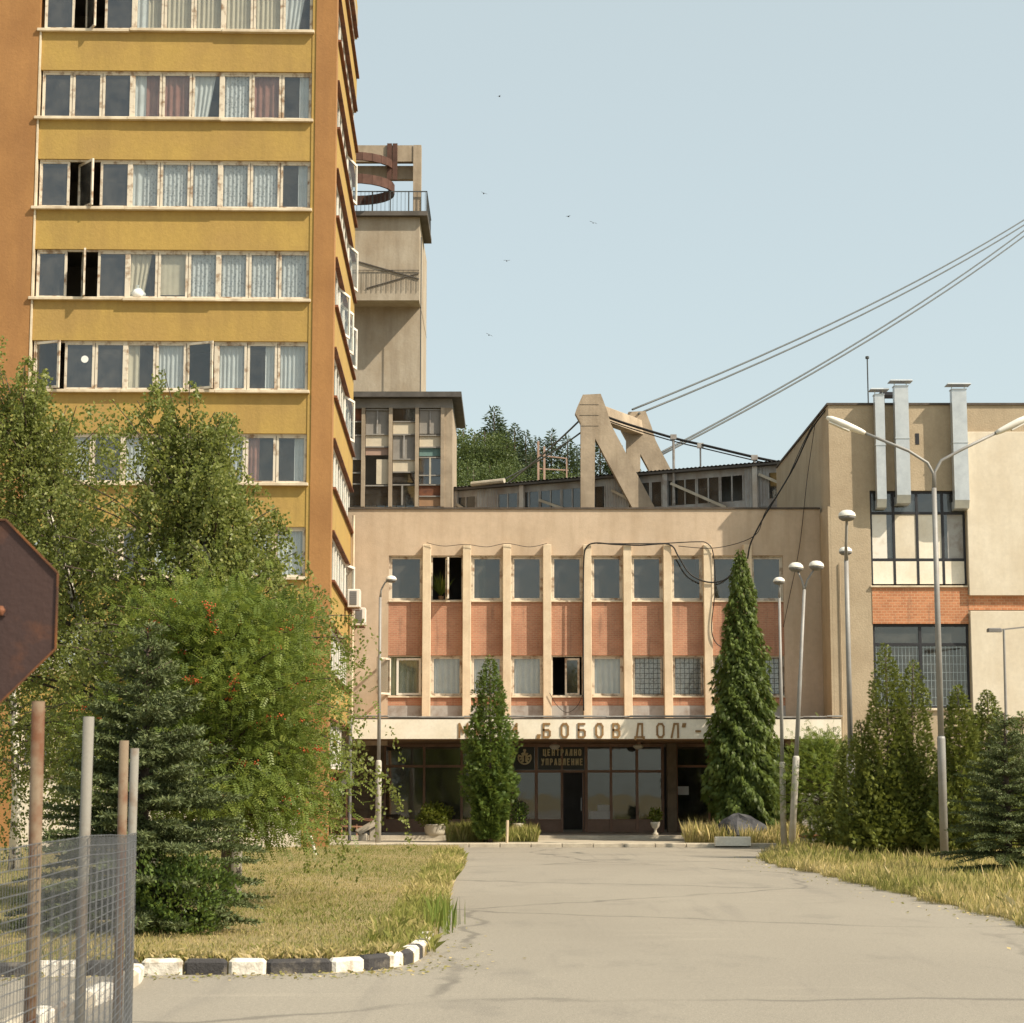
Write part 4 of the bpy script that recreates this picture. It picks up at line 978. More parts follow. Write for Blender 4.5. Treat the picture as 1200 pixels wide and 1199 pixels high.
street_lamp('tallest street lamp with two long arms spread like a Y', b, h, [([(0,0,h-.1),(-.0,0,h+.35),(-.14,0,h+.62),(-.6,0,h+.92),(-1.65,0,h+1.36)], 'cobra'), ([(0,0,h-.1),(.03,0,h+.4),(.2,0,h+.68),(.7,0,h+.95),(1.55,0,h+1.36)], 'cobra')], low=hgt(b, 866), r=(.098,.076,.06), mats=('pole_grey','pole_grey'))
t = thing('street_lamp', 'thin distant lamp with flat T-shaped head before the cream panel', 'street lamp', (PX(1181, 880, 68), 68, 0), 0, 'street lamps before the offices')
hz_ = PZ(738, 68)
MB().tube([(0,0,0),(-.02,0,hz_*.6),(0,0,hz_)], [.06,.05,.04], 8).build('post', 'pole_grey', t)
MB().bar((-.1,0,hz_),(.75,.2,hz_+.1),.06,.05).build('arm', 'lamp_grey', t)
MB().cbox(-.55,-.08,-.14,.14,hz_-.08,hz_+.05,.03).build('lamp_head', 'lamp_grey', t)

# ================================================================== FOREGROUND: STOP SIGN, FENCE
YSG = 8.2; sc_ = P(-41, 716, YSG)
SG = thing('road_sign', 'rusty back of an octagonal road sign at the left edge', 'road sign', (sc_.x, YSG, 0))
Rr = .372/cos(pi/8); zc_ = sc_.z
oct_ = [(Rr*cos(pi/8+k*pi/4), zc_+Rr*sin(pi/8+k*pi/4)) for k in range(8)]
MB().prism(oct_, 0, .003).build('plate', 'rust_sign', SG)
rim = MB()
for k in range(8):
    a, b = oct_[k], oct_[(k+1) % 8]; rim.bar((a[0]*.992,-.006+.0004*k,zc_+(a[1]-zc_)*.992), (b[0]*.992,-.006+.0004*k,zc_+(b[1]-zc_)*.992), .007, .009, up=(0,1,0))
rim.build('rim', 'rust_orange', SG)
MB().tube([(0,-.035,0),(0,-.035,zc_+.3)], .03, 14).build('post', 'post_rust', SG)
MB().lathe([(.022,0),(.022,.012),(.008,.02)], n=6).build('bolt', 'rust', SG).matrix_basis = Matrix.Translation((.143, -.004, zc_)) @ Matrix.Rotation(pi/2, 4, 'X')
MB().box(-.05,.165,-.009,-.002,zc_-.02,zc_+.02).build('bracket', 'rust_sign', SG)
FP = [P(-30, 800, 8.3), P(45, 822, 9.4), P(104, 840, 11.3), P(145.5, 868, 13.6), P(158, 877, 14.9)]
FN = thing('wire_fence', 'wire mesh fence on rusty pipe posts at the left edge', 'fence', (FP[1].x, FP[1].y, 0))
for k, p in enumerate(FP[1:]):
    q = p-Vector((FP[1].x, FP[1].y, 0)); rr = (.030, .030, .031, .031)[k]
    MB().tube([(q.x, q.y, -.05), (q.x+random.uniform(-.01,.01), q.y, q.z*.5), (q.x, q.y, q.z)], rr, 14).build('post', ('post_rust','post_grey','post_rust','post_grey')[k], FN, True)
wm = MB()
path = [Vector((p.x, p.y, 0))-Vector((FP[1].x, FP[1].y, 0))+Vector((.035,-.03,0)) for p in FP]
tops = [1.47, 1.48, 1.475, 1.43, 1.42]
for i in range(len(path)-1):
    a, b = path[i], path[i+1]; L = (b-a).length; n = int(L/.05)
    for k in range(n):
        f = k/n; p = a.lerp(b, f); tp = tops[i]*(1-f)+tops[i+1]*f + .008*sin(k*1.7)
        wm.tube([p+Vector((0,0,.02)), p+Vector((.006*sin(k*.9+i), .006*cos(k), tp*.5)), p+Vector((0,0,tp))], .0016, 4, False)
    for j in range(29):
        f = j/28; sag = .012*sin(j*1.3+i)
        wm.tube([a+Vector((0,0,.03+(tops[i]-.03)*f)), a.lerp(b,.5)+Vector((0,.012,.03+((tops[i]+tops[i+1])/2-.03)*f+sag*.5)), b+Vector((0,0,.03+(tops[i+1]-.03)*f))], .0026, 4, False)
wm.build('wire_mesh', 'fence_zinc', FN)
# ================================================================== SMALL THINGS BEFORE THE OFFICES
def bowl(label, u, vb, vt, wpx, urn=False):
    Y = 72.98; z0 = FL; t = thing('flower_pot', label, 'flower pot', (PX(u, vb, Y), Y, z0), 0, 'flower pots by the entrance')
    s = 33.0; r = wpx/2/s; h = (vb-vt)/s
    if urn: prof = [(r*.6,0),(r*.65,.06),(r*.3,.12),(r*.3,h*.45),(r*.8,h*.62),(r,h*.85),(r*1.05,h),(r*.85,h),(r*.8,h-.05)]
    else: prof = [(r*.86,0),(r*.95,h*.3),(r,h*.9),(r*1.03,h),(r*.9,h),(r*.88,h-.05)]
    MB().lathe(prof, n=24).build('pot', 'concrete_light', t, True); return t, r, h
def bush(t, z, rx, rz, n, m='leaf_bush', L=.12, seed=0):
    r = np.random.default_rng(seed+50); th = r.uniform(0, 2*pi, n); u = r.uniform(-1, 1, n); rad = r.uniform(.45, 1.0, n)**.5*(1+.25*np.sin(th*3+u*4))
    C = np.stack([rx*rad*np.sqrt(1-u*u)*np.cos(th), rx*rad*np.sqrt(1-u*u)*np.sin(th), z+rz+rz*rad*u], 1)
    D = unit(C-np.array([0,0,z])+r.normal(0, .35, (n,3)))
    put('foliage', quad_mesh('foliage', leaf_quads(C, D, r.uniform(.6,1.2,n)*L, L*.55, r), r.random(n)), m, t)
t, r_, h_ = bowl('round concrete planter with a green bush left of the slim tree', 509.5, 974, 961, 25); bush(t, h_-.1, .55, .38, 1600)
t, r_, h_ = bowl('small concrete pot with sparse plant behind the slim tree', 607, 974, 960, 13); bush(t, h_-.05, .32, .42, 420, 'leaf_column')
t, r_, h_ = bowl('concrete urn with yellow-green plant right of the entrance', 768, 974, 958.5, 11, True); bush(t, h_-.05, .2, .25, 300)
# small board on a pink post
b = gb(405.5, 984)
t = thing('notice_board', 'small white square board on a thin pink post by the railing', 'sign', b)
zt_ = PZ(923, b.y); MB().tube([(0,.03,0),(0,.03,zt_+.2)], .035, 10).build('post', 'pink_pipe', t)
MB().cbox(-.2,.26,-.03,0,zt_,zt_+.5,.01).build('board', 'white_paint', t)
mk = MB()
for q in range(5): a0, a1 = R(20+q*28), R(48+q*28); mk.bar((.03+.12*cos(a0),-.036-.001*(q%2),zt_+.17+.12*sin(a0)),(.03+.12*cos(a1),-.036-.001*(q%2),zt_+.17+.12*sin(a1)),.03,.008,up=(0,1,0))
mk.build('mark', 'dark_frame', t)
# pink pipe railing and ramp block
b = gb(365, 982); t = thing('pipe_railing', 'low pink pipe railing beside the steps at the high-rise', 'railing', (b.x, 73, .1))
def rp(u, v): p = P(u, v, 73); return p-Vector((b.x, 73, .1))
MB().tube([rp(388,959), rp(442,960)], .035, 8).build('rail', 'pink_pipe', t); MB().tube([rp(358,967), rp(425,969)], .035, 8).build('rail', 'pink_pipe', t); MB().tube([rp(425,960), rp(442,963)], .035, 8).build('rail', 'pink_pipe', t)
for u in (366, 378, 388, 400, 418, 441): MB().tube([rp(u, 966), rp(u, 984)], .03, 8).build('post', 'pink_pipe', t)
o = MB().box(-1.9, .5, 0, .4, 0, .3).build('low_wall', 'concrete_light'); o.location = (b.x+.6, 73.2, .02); tag(o, 'low grey concrete edge under the pink railing', 'wall')
t = thing('ramp_block', 'broken tilted concrete slab on blocks by the left lamp', 'slab', P(420, 985, 71.3))
sl_ = MB().cbox(-.42,.42,-.3,.3,0,.1,.015).build('slab', 'paving', t); sl_.location = (.32,.25,.42); sl_.rotation_euler = (.12,-.5,.2)
MB().cbox(.0,.3,.0,.5,-.05,.24,.03).build('block', 'concrete_light', t); MB().cbox(.36,.68,.1,.5,-.05,.42,.03).build('block', 'concrete_light', t)
# leaning white stake in the lawn
g = gb(367, 1002); o = MB().tube([(.06,0,0),(0,0,.25),(-.08,0,.5)], [.035,.04,.035], 8).build('stake', 'bark_birch'); o.location = g; tag(o, 'short leaning white stake in the lawn below the birch', 'stake')
# bed right of the entrance: tarp-covered heap, slab, trough, low stone wall
hp = P(866, 984, 68.5); n1, n2 = 22, 9; vs = []; fs = []
for j in range(n2):
    f = j/(n2-1)
    for i in range(n1):
        a = 2*pi*i/n1; rr = (1-f**2.2)*(1+.13*sin(3*a+1)+.07*sin(7*a+f*4)); vs.append((.95*rr*cos(a), .6*rr*sin(a), .98*(1-(1-f)**1.7)*(1+.1*sin(2*a))-.1+.03*sin(9*a+5*f)))
for j in range(n2-1):
    for i in range(n1): fs.append((j*n1+i, j*n1+(i+1)%n1, (j+1)*n1+(i+1)%n1, (j+1)*n1+i))
o = MB().add(vs, fs).build('covered_heap', 'tarp', None); o.location = (hp.x, hp.y, .1); tag(o, 'dark grey sheet-covered heap in the dry grass under the cypress', 'heap')
p_ = P(838, 985, 66.5); o = MB().cbox(0, 1.15, 0, .3, -.05, .24, .02).build('concrete_slab', 'fascia_white'); o.location = (p_.x, p_.y, .1); tag(o, 'pale concrete slab lying in front of the dark heap', 'slab')
t = thing('stone_wall', 'low rubble stone wall behind the leaning lamp', 'wall', (PX(938, 960, 72.2), 72.2, .1))
for q in range(5):
    xx = 0; zz = q*.33
    while xx < 2.2:
        L = random.uniform(.3, .65); MB().cbox(xx+.01, xx+L-.01, random.uniform(-.04,.03), .35, zz+.01, zz+.32, .04).build('stone', 'stone_grey', t); xx += L
t = thing('trough', 'low stone trough with rusty rim beside the leaning lamp', 'trough', (PX(962, 985, 67), 67, .1))
MB().cbox(-.65,.65,-.25,.25,-.05,.22,.03).build('basin', 'stone_grey', t); MB().cbox(-.68,.68,-.28,.28,.222,.3,.02).build('rim', 'rust', t)
# birds
for (u, v), lab in zip(((585,113),(567,227),(666,254),(695,261.5),(594,306),(573,393)), ('topmost small dark bird high in the sky', 'small dark bird right of the ring on the shaft tower', 'left bird of the close pair in mid sky', 'right bird of the close pair in mid sky', 'small dark bird with raised wings right of the concrete shaft', 'lowest small dark bird above the pines')):
    m = MB(); s = .17
    m.tube([(-.16*s,0,0),(-.05*s,0,.03*s),(.12*s,0,.02*s),(.3*s,0,-.02*s)], [.006,.05*s+.012,.05*s+.012,.005], 6)
    m.add([(.0,0,.02),(.12*s,0,.02),(.05*s,.5*s,.22*s),(-.06*s,.9*s,.12*s),(0,0,.03),(.12*s,0,.03),(.05*s,.5*s,.23*s)], [(0,1,2,3),(4,6,5)])
    m.add([(.0,0,.02),(.12*s,0,.02),(.05*s,-.5*s,.22*s),(-.06*s,-.9*s,.12*s),(0,0,.03),(.12*s,0,.03),(.05*s,-.5*s,.23*s)], [(0,3,2,1),(4,5,6)])
    o = m.build('bird', 'bird'); o.location = P(u, v, 70); o.rotation_euler = (random.uniform(-.4,.4), random.uniform(-.3,.3), random.uniform(.5,2.6)); tag(o, lab, 'bird', 'birds in the sky')

# ================================================================== TREES
def limb(mb, pts, r0, r1, n=7):
    k = len(pts); mb.tube(pts, [r0+(r1-r0)*i/(k-1) for i in range(k)], n)
def curve_pts(a, d, L, droop, n=6, r=random, wob=.06):
    pts = [Vector(a)]; d = Vector(d).normalized(); step = L/n
    for i in range(n):
        d = (d+Vector((r.uniform(-wob,wob), r.uniform(-wob,wob), -droop/n+r.uniform(-wob,wob)))).normalized(); pts.append(pts[-1]+d*step)
    return pts
def weeping(label, base, trunk, crown_from, nb, blen, ntw, nlf, seed, lsize=.066, group='birches before the high-rise', twl=(.5,1.7), asym=None):
    """birch: white trunk along given points, arching limbs, hanging leafy twigs"""
    rr = random.Random(seed); r = np.random.default_rng(seed)
    t = thing('birch_tree', label, 'tree', base, 0, group)
    pts = [Vector(p) for p in trunk]; tm = MB(); limb(tm, pts, .13, .025, 10); tm.build('trunk', 'bark_birch', t, True)
    H = pts[-1].z
    def at(z):
        for a, b in zip(pts[:-1], pts[1:]):
            if z <= b.z: return a.lerp(b, (z-a.z)/max(b.z-a.z, 1e-6))
        return pts[-1].copy()
    bm = MB(); TW = []
    for i in range(nb):
        f = (i+rr.random())/nb; z = H*(crown_from+(1-crown_from)*f**.9); az = i*2.4+rr.uniform(-.4,.4)
        L = blen*(.42+.58*(1-f)**.7)*rr.uniform(.55,1.3)
        if asym: L *= 1+asym[0]*cos(az-asym[1])
        el = .35+.98*f
        pp = curve_pts(at(z), (cos(az)*cos(el), sin(az)*cos(el), sin(el)), L, .9-.5*f, 7, rr)
        limb(bm, pp, .035*(1-.6*f), .006, 5)
        for q in range(ntw):
            s = .18+.82*(q+rr.random())/ntw; k = s*(len(pp)-1); i0 = min(int(k), len(pp)-2); p = pp[i0].lerp(pp[i0+1], k-i0)
            a2 = az+rr.uniform(-1.6,1.6); tl = rr.uniform(*twl)*(.35+.65*(1-f)); TW.append((p, Vector((cos(a2)*.7, sin(a2)*.7, rr.uniform(-.1,.55))), tl))
    bm.build('branches', 'bark_dark', t)
    C = []; Dv = []
    for p, d, tl in TW:
        n = 7; c = [p]; dd = d.normalized()
        for i in range(n): dd = (dd+Vector((0,0,-.42))).normalized(); c.append(c[-1]+dd*tl/n)
        c = np.array([tuple(q) for q in c]); s = r.uniform(.05, 1, nlf)*n; i0 = np.minimum(s.astype(int), n-1); fr_ = (s-i0)[:,None]
        C.append(c[i0]*(1-fr_)+c[i0+1]*fr_+r.normal(0, .035, (nlf,3))); Dv.append(r.normal(0, .6, (nlf,3))+np.array([0,0,-.55]))
    C = np.concatenate(C); D = unit(np.concatenate(Dv)); n = len(C)
    low = C[:,2] > .25; C = C[low]; D = D[low]; n = len(C)
    tint = np.clip(r.beta(2, 2.6, n)*.85+.22*(r.random(n) > .93), 0, 1)
    put('crown', quad_mesh('crown', leaf_quads(C, D, r.uniform(.7,1.25,n)*lsize, lsize*.72, r), tint), 'leaf_birch', t)
    return t
b1 = gb(273, 1052)
sP = 2400/b1.y
def rel(u, v, b): p = P(u, v, b.y); return (p.x-b.x, 0, p.z-b.z)
weeping('birch with thin white trunk and hanging twigs right of the blue spruce', b1, [(0,0,0), (.03,0,1.2), (.02,0,2.3), (-.05,.1,3.4), (-.3,.1,4.6), (-.65,.2,5.8), (-.85,.2,6.8)], .25, 120, 2.75, 15, 44, 3, twl=(.7,2.0), asym=(.24, pi))
b2 = gb(185, 1045)
weeping('leaning birch with pale trunk showing through its crown at the far left', b2, [(0,0,0), rel(150,905,b2), rel(118,790,b2), rel(92,722,b2), rel(60,612,b2), rel(30,540,b2), rel(14,500,b2)], .2, 98, 2.8, 15, 38, 5, asym=(.2, pi), twl=(.7,2.2))
b3 = gb(16, 1020); 
weeping('birch with dark lower stem cut by the left edge of the view', b3, [(0,0,0), (.02,0,1.5), (-.1,0,3.2), (-.3,.2,5.2), (-.5,.2,7.2)], .25, 64, 2.9, 14, 36, 9, twl=(.7,2.2))
# rowan with orange berries
def rowan(label, base, H, rx, rz_, cz, n, seed, berries=60, group=None):
    r = np.random.default_rng(seed); rr = random.Random(seed); t = thing('rowan_tree', label, 'tree', base, 0, group)
    tm = MB(); limb(tm, [(0,0,0),(.05,0,cz*.5),(.0,.1,cz),(.1,.1,H*.92)], .09, .015, 8); tm.build('trunk', 'bark_dark', t, True)
    bm = MB(); tips = []
    for i in range(46):
        az = i*2.4; f = (i+.5)/46; z0 = cz*.45+f*(H*.85-cz*.45); u = (z0-cz)/rz_
        R_ = rx*math.sqrt(max(.1, 1-min(.95,(u+.2)**2)))*rr.uniform(.55,1.3); el = .3+.5*f
        pp = curve_pts((0,.1*f,z0), (cos(az)*cos(el), sin(az)*cos(el), sin(el)), R_*1.05, .55, 6, rr, .1); limb(bm, pp, .025, .006, 5); tips += pp[2:]
    bm.build('branches', 'bark_dark', t)
    T_ = np.array([tuple(p) for p in tips]); idx = r.integers(0, len(T_), n)
    root = T_[idx]+r.normal(0, .24, (n,3))
    ax_ = unit(r.normal(0,.6,(n,3))+unit(root-np.array([0,0,cz*.8]))*.8+np.array([0,0,-.1]))
    side = unit(np.cross(ax_, np.array([0,0,1.])+r.normal(0,.25,(n,3))))
    up = np.cross(side, ax_); V = []; tn = []
    base_t = r.beta(2,2,n)
    for k in range(5):
        s = .03+.036*k
        for sg in (-1, 1):
            c = root+ax_*s-np.array([0,0,.3])*s*s*2; d = unit(side*sg+ax_*.45-np.array([0,0,.25])); L = .058*(1-.08*abs(k-1.5))
            m_ = c+d*L*.5; w_ = unit(np.cross(d, up))*.0125
            V.append(np.stack([c, m_+w_, c+d*L, m_-w_], 1)); tn.append(base_t)
    V = np.concatenate(V); tn = np.concatenate(tn)
    put('crown', quad_mesh('crown', V, tn), 'leaf_rowan', t)
    if berries:
        bb = MB()
        for k in range(berries):
            p = Vector(tips[rr.randrange(len(tips))]); d = Vector((p.x, p.y, 0)); d = d.normalized() if d.length > .01 else Vector((0,-1,0)); p = p+d*.22+Vector((0,-.12,.05))
            for q in range(9):
                c = p+Vector((rr.gauss(0,.04), rr.gauss(0,.04), rr.gauss(0,.025))); s = .014
                bb.add([c+Vector(v)*s for v in ((1,0,0),(-1,0,0),(0,1,0),(0,-1,0),(0,0,1),(0,0,-1))], [(0,2,4),(2,1,4),(1,3,4),(3,0,4),(2,0,5),(1,2,5),(3,1,5),(0,3,5)])
        bb.build('berries', 'berry', t)
    return t
br_ = gb(262, 1062)
rowan('bright green rowan with orange berry clusters in front of the birches', br_, hgt(br_, 690), 1.75, 1.9, 2.7, 14000, 21, 120)
# spruces
def spruce(label, base, H, rad, seed, group=None, whorl=.17, m='needle_spruce', foot=.06, dens=1.0):
    r = np.random.default_rng(seed); rr = random.Random(seed); t = thing('spruce_tree', label, 'tree', base, 0, group)
    tm = MB(); limb(tm, [(0,0,0),(0,0,H*.6),(0,0,H)], .085, .01, 8); tm.build('trunk', 'bark_dark', t, True)
    bm = MB(); C = []; D = []; z = H*foot
    while z < H*.985:
        f = z/H; nb = max(4, int(11*(1-f)**.5)); a0 = rr.random()*6
        for i in range(nb):
            az = a0+2*pi*i/nb+rr.uniform(-.2,.2); L = (rad*(1-f)**.82+.06)*rr.uniform(.72,1.12); el = -.12+.75*f
            pp = curve_pts((0,0,z+rr.uniform(-.13,.13)), (cos(az)*cos(el), sin(az)*cos(el), sin(el)), L, .22-.25*(L/rad)*.6, 5, rr, .05); limb(bm, pp, .014, .003, 4)
            d0 = Vector((cos(az), sin(az), 0)); s0 = Vector((-sin(az), cos(az), 0))
            nt_ = max(3, int(L/.062*dens))
            for q in range(nt_):
                s = .15+.85*(q+.5)/nt_; k = s*5; i0 = min(int(k), 4); p = pp[i0].lerp(pp[i0+1], k-i0)
                for sg in (-1, 1):
                    tl = (.10+.24*(1-s)*min(1,L/.9))*rr.uniform(.8,1.2); td = (d0*.75+s0*sg*.8+Vector((0,0,-.05+rr.uniform(-.1,.2)))).normalized()
                    nn = max(4, int(tl/.016*dens))
                    for w_ in range(nn):
                        c = p+td*tl*w_/nn; C.append(tuple(c)); e = (td*.8+Vector((rr.gauss(0,.6), rr.gauss(0,.6), rr.gauss(.15,.5)))).normalized(); D.append(tuple(e))
        z += whorl*(.75+.5*(1-f))
    bm.build('branches', 'bark_dark', t)
    C = np.array(C); D = np.array(D); n = len(C)
    put('crown', quad_mesh('crown', leaf_quads(C, D, r.uniform(.05,.085,n), .021, r), np.clip(r.beta(2,2,n), 0, 1)), m, t)
    return t
bs = gb(165, 1090)
spruce('blue-green spruce with layered branches behind the wire fence', bs, hgt(bs, 742), 1.65, 31, 'spruces', .115, dens=1.25)
bs2 = gb(1183, 1022)
spruce('blue-green spruce at the right edge beside the tallest lamp', bs2, hgt(bs2, 835), 1.6, 33, 'spruces', .125)
# thujas and cypresses: upright fans of scale-leaf sprays
def thuja(label, base, H, rad, seed, m='leaf_thuja', n=2600, prof=None, L=.26, name='thuja_tree', group=None, lobes=(5,7), droop=.25, lean=(0,0), amp=.3, multi=None):
    r = np.random.default_rng(seed); t = thing(name, label, 'tree', base, 0, group)
    tops = multi or [(0,0,H,rad)]
    tm = MB()
    for (ox, oy, h, _) in tops: limb(tm, [(ox*.3,oy*.3,0),(ox*.8,oy*.8,h*.4),(ox+lean[0],oy+lean[1],h*.97)], .09, .012, 8)
    tm.build('trunk', 'bark_dark', t, True)
    VV = []; TT = []
    for ti, (ox, oy, h, rd) in enumerate(tops):
        nn = int(n*(h*rd)/sum(a[2]*a[3] for a in tops))
        f = 1-r.random(nn)**.62*.985
        f = np.clip(f*.98+.01, .01, .995); th = r.uniform(0, 2*pi, nn)
        pf = prof(f) if prof else np.minimum(1, (f+.08)*6)*(1-f)**.8*(1+.12*np.sin(f*9))
        lob = 1+amp*np.sin(th*lobes[0]+f*h*1.7+ti)*np.sin(f*h*lobes[1]/1.6+th*2+seed)+amp*.5*np.sin(th*9+f*h*5)
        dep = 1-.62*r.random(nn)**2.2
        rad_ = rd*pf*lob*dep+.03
        C = np.stack([ox*f**.3+lean[0]*f+rad_*np.cos(th), oy*f**.3+lean[1]*f+rad_*np.sin(th), f*h], 1)
        out = np.stack([np.cos(th), np.sin(th), np.zeros(nn)], 1)
        up = np.array([0,0,1.])
        ax_ = unit(out*.75+up*(.55-droop*2)+r.normal(0,.32,(nn,3))); side = unit(np.cross(ax_, out+r.normal(0,.5,(nn,3))))
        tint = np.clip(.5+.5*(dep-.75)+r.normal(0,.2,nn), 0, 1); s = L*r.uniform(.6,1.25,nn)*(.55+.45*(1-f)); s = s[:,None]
        for k in range(7):
            a = (k-3)*.3; d = unit(ax_*cos(a)+side*sin(a)-up*droop*.6); ln = s*(1-.13*abs(k-3))
            st = C+ax_*s*.12*(3-abs(k-3))/3; w_ = unit(np.cross(d, np.cross(ax_, side)))*s*.07
            mid = st+d*ln*.5; VV.append(np.stack([st, mid+w_, st+d*ln-up*droop*ln*.5, mid-w_], 1)); TT.append(np.clip(tint+r.normal(0,.08,nn),0,1))
    put('crown', quad_mesh('crown', np.concatenate(VV), np.concatenate(TT)), m, t)
    return t
bt = Vector((PX(873, 975, 70), 70, .1))
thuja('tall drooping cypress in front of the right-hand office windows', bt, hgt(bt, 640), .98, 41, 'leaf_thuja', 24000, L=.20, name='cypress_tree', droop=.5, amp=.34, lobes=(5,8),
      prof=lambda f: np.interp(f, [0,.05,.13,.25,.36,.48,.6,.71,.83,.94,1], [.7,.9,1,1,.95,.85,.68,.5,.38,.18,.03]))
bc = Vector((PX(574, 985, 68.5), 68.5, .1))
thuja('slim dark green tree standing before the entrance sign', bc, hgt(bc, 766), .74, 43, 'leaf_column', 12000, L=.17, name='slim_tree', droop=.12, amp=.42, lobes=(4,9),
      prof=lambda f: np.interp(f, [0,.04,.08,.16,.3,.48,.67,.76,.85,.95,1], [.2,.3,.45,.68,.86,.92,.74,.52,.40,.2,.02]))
o = MB().tube([(0,0,0),(.02,0,.75)], .045, 8).build('stake', 'wood_stake'); o.location = (PX(594, 985, 67.8), 67.8, .1); tag(o, 'short pale wooden stake beside the slim tree', 'stake')
g_ = 'evergreens along the right verge'
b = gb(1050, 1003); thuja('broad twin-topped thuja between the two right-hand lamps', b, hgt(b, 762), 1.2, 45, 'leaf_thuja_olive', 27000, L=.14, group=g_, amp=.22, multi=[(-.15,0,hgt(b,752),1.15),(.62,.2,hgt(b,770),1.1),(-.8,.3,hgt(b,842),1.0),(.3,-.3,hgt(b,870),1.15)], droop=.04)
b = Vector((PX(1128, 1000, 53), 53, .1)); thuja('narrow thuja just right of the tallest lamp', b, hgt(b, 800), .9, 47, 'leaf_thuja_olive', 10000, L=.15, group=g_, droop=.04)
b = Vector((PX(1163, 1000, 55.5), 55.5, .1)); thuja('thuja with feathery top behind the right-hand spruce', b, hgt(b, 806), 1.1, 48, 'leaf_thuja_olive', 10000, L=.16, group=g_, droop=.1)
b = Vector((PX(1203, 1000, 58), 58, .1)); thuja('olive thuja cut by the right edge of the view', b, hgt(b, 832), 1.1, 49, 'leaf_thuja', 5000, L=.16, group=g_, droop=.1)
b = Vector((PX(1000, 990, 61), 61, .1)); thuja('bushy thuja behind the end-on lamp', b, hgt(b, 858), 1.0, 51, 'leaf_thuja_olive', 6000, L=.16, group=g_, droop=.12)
b = Vector((PX(962, 985, 65), 65, .1)); rowan('round green shrub between the leaning lamp and the end-on lamp', b, hgt(b, 862), 1.3, 1.4, 1.9, 6000, 53, 0)
# rowan-like undergrowth below the spruce
b = gb(208, 1094); t = thing('bush', 'low leafy bush at the foot of the blue spruce', 'bush', b); bush(t, -.1, .62, .5, 4500, 'leaf_column', .06, 4)
MB().tube([(0,0,0),(.05,0,.3)], .02, 6).build('stem', 'bark_dark', t)

# pines and broadleaf trees on the hill
def far_tree_mesh(seed, kind):
    r = np.random.default_rng(seed); n = 9000
    if kind == 'pine':
        f = 1-np.sqrt(r.random(n)); f = np.clip(f, .02, .995); th = r.uniform(0, 2*pi, n)
        tier = .7+.3*np.abs(np.sin(f*26+np.sin(th*3)*.8)); rad = (1-f)**.8*tier*(1+.3*np.sin(th*4+f*9))*np.sqrt(r.random(n))*.26
        C = np.stack([rad*np.cos(th), rad*np.sin(th), .12+.88*f], 1); D = unit(np.stack([np.cos(th), np.sin(th), r.normal(.2,.4,n)], 1)+r.normal(0,.3,(n,3)))
        V = leaf_quads(C, D, r.uniform(.015,.036,n), .009, r)
    else:
        k = 16; ctr = np.stack([r.normal(0,.17,k), r.normal(0,.17,k), r.uniform(.35,.86,k)], 1); i = r.integers(0, k, n)
        C = ctr[i]+unit(r.normal(size=(n,3)))*(r.random((n,1))**.4)*.16; D = unit(r.normal(size=(n,3))); V = leaf_quads(C, D, r.uniform(.012,.024,n), .014, r)
    return quad_mesh('crown', V, np.clip(r.beta(2,2,n)+.15*(C[:,2]-.5),0,1))
PM = [far_tree_mesh(60+k, 'pine') for k in range(3)]; BM_ = [far_tree_mesh(70+k, 'leafy') for k in range(3)]
for m_ in PM: m_.materials.append(MATS['leaf_pine'])
for m_ in BM_: m_.materials.append(MATS['leaf_forest'])
tkm = MB().tube([(0,0,-.05),(0,0,.5),(0,0,.96)], [.014,.011,.003], 6).mesh('trunk', True); tkm.materials.append(MATS['bark_dark'])
ft = [(579,474,150,13,'p','tallest pine on the hill left of the rope frame'),(586,486,152,11,'p','pine close behind the tallest pine on the hill'),(603,494,150,11,'p','dark-tipped pine in the middle of the hill'),(616,503,149,10,'p','pine right of the dark-tipped pine on the hill'),
      (630,510,151,10,'p','pine above the small rusty structure'),(646,502,150,11,'p','pine left of the ropes on the hill'),(665,508,150,11,'p','pine just left of the rope frame'),(676,520,153,10,'p','pine touching the left leg of the rope frame'),
      (543,496,150,11,'b','broadleaf tree beside the roof of the glazed hall'),(556,502,148,10,'b','broadleaf tree left of the tallest pine'),(568,500,146,9,'b','rounded tree below the tallest pine'),(594,512,146,9,'p','shorter pine before the middle of the wood'),
      (548,535,138,8,'b','light green tree low beside the glazed hall'),(574,538,138,8,'b','light green tree low under the tallest pine'),(598,540,138,8,'b','light green tree low before the shorter pine'),(622,528,142,8,'p','pine low above the gallery roof'),(660,545,138,7,'b','light green shrubby tree by the rope frame'),
      (703,505,152,11,'p','pine seen between the legs of the rope frame'),(722,515,152,10,'p','pine behind the leaning leg of the rope frame'),(740,530,152,9,'p','low pine behind the rope frame toward the wing'),(530,488,154,11,'b','broadleaf tree half hidden by the glazed hall'),(555,545,134,8,'b','shrubby tree low at the left of the gallery')]
for k, (u, v, Y, h, kd, lab) in enumerate(ft):
    p = P(u, v, Y); t = thing('pine_tree' if kd == 'p' else 'broadleaf_tree', lab, 'tree', (p.x, Y, p.z-h), k*1.3, 'trees on the hill'); t.scale = (h,)*3
    put('crown', (PM if kd == 'p' else BM_)[k % 3], None, t); put('trunk', tkm, None, t)

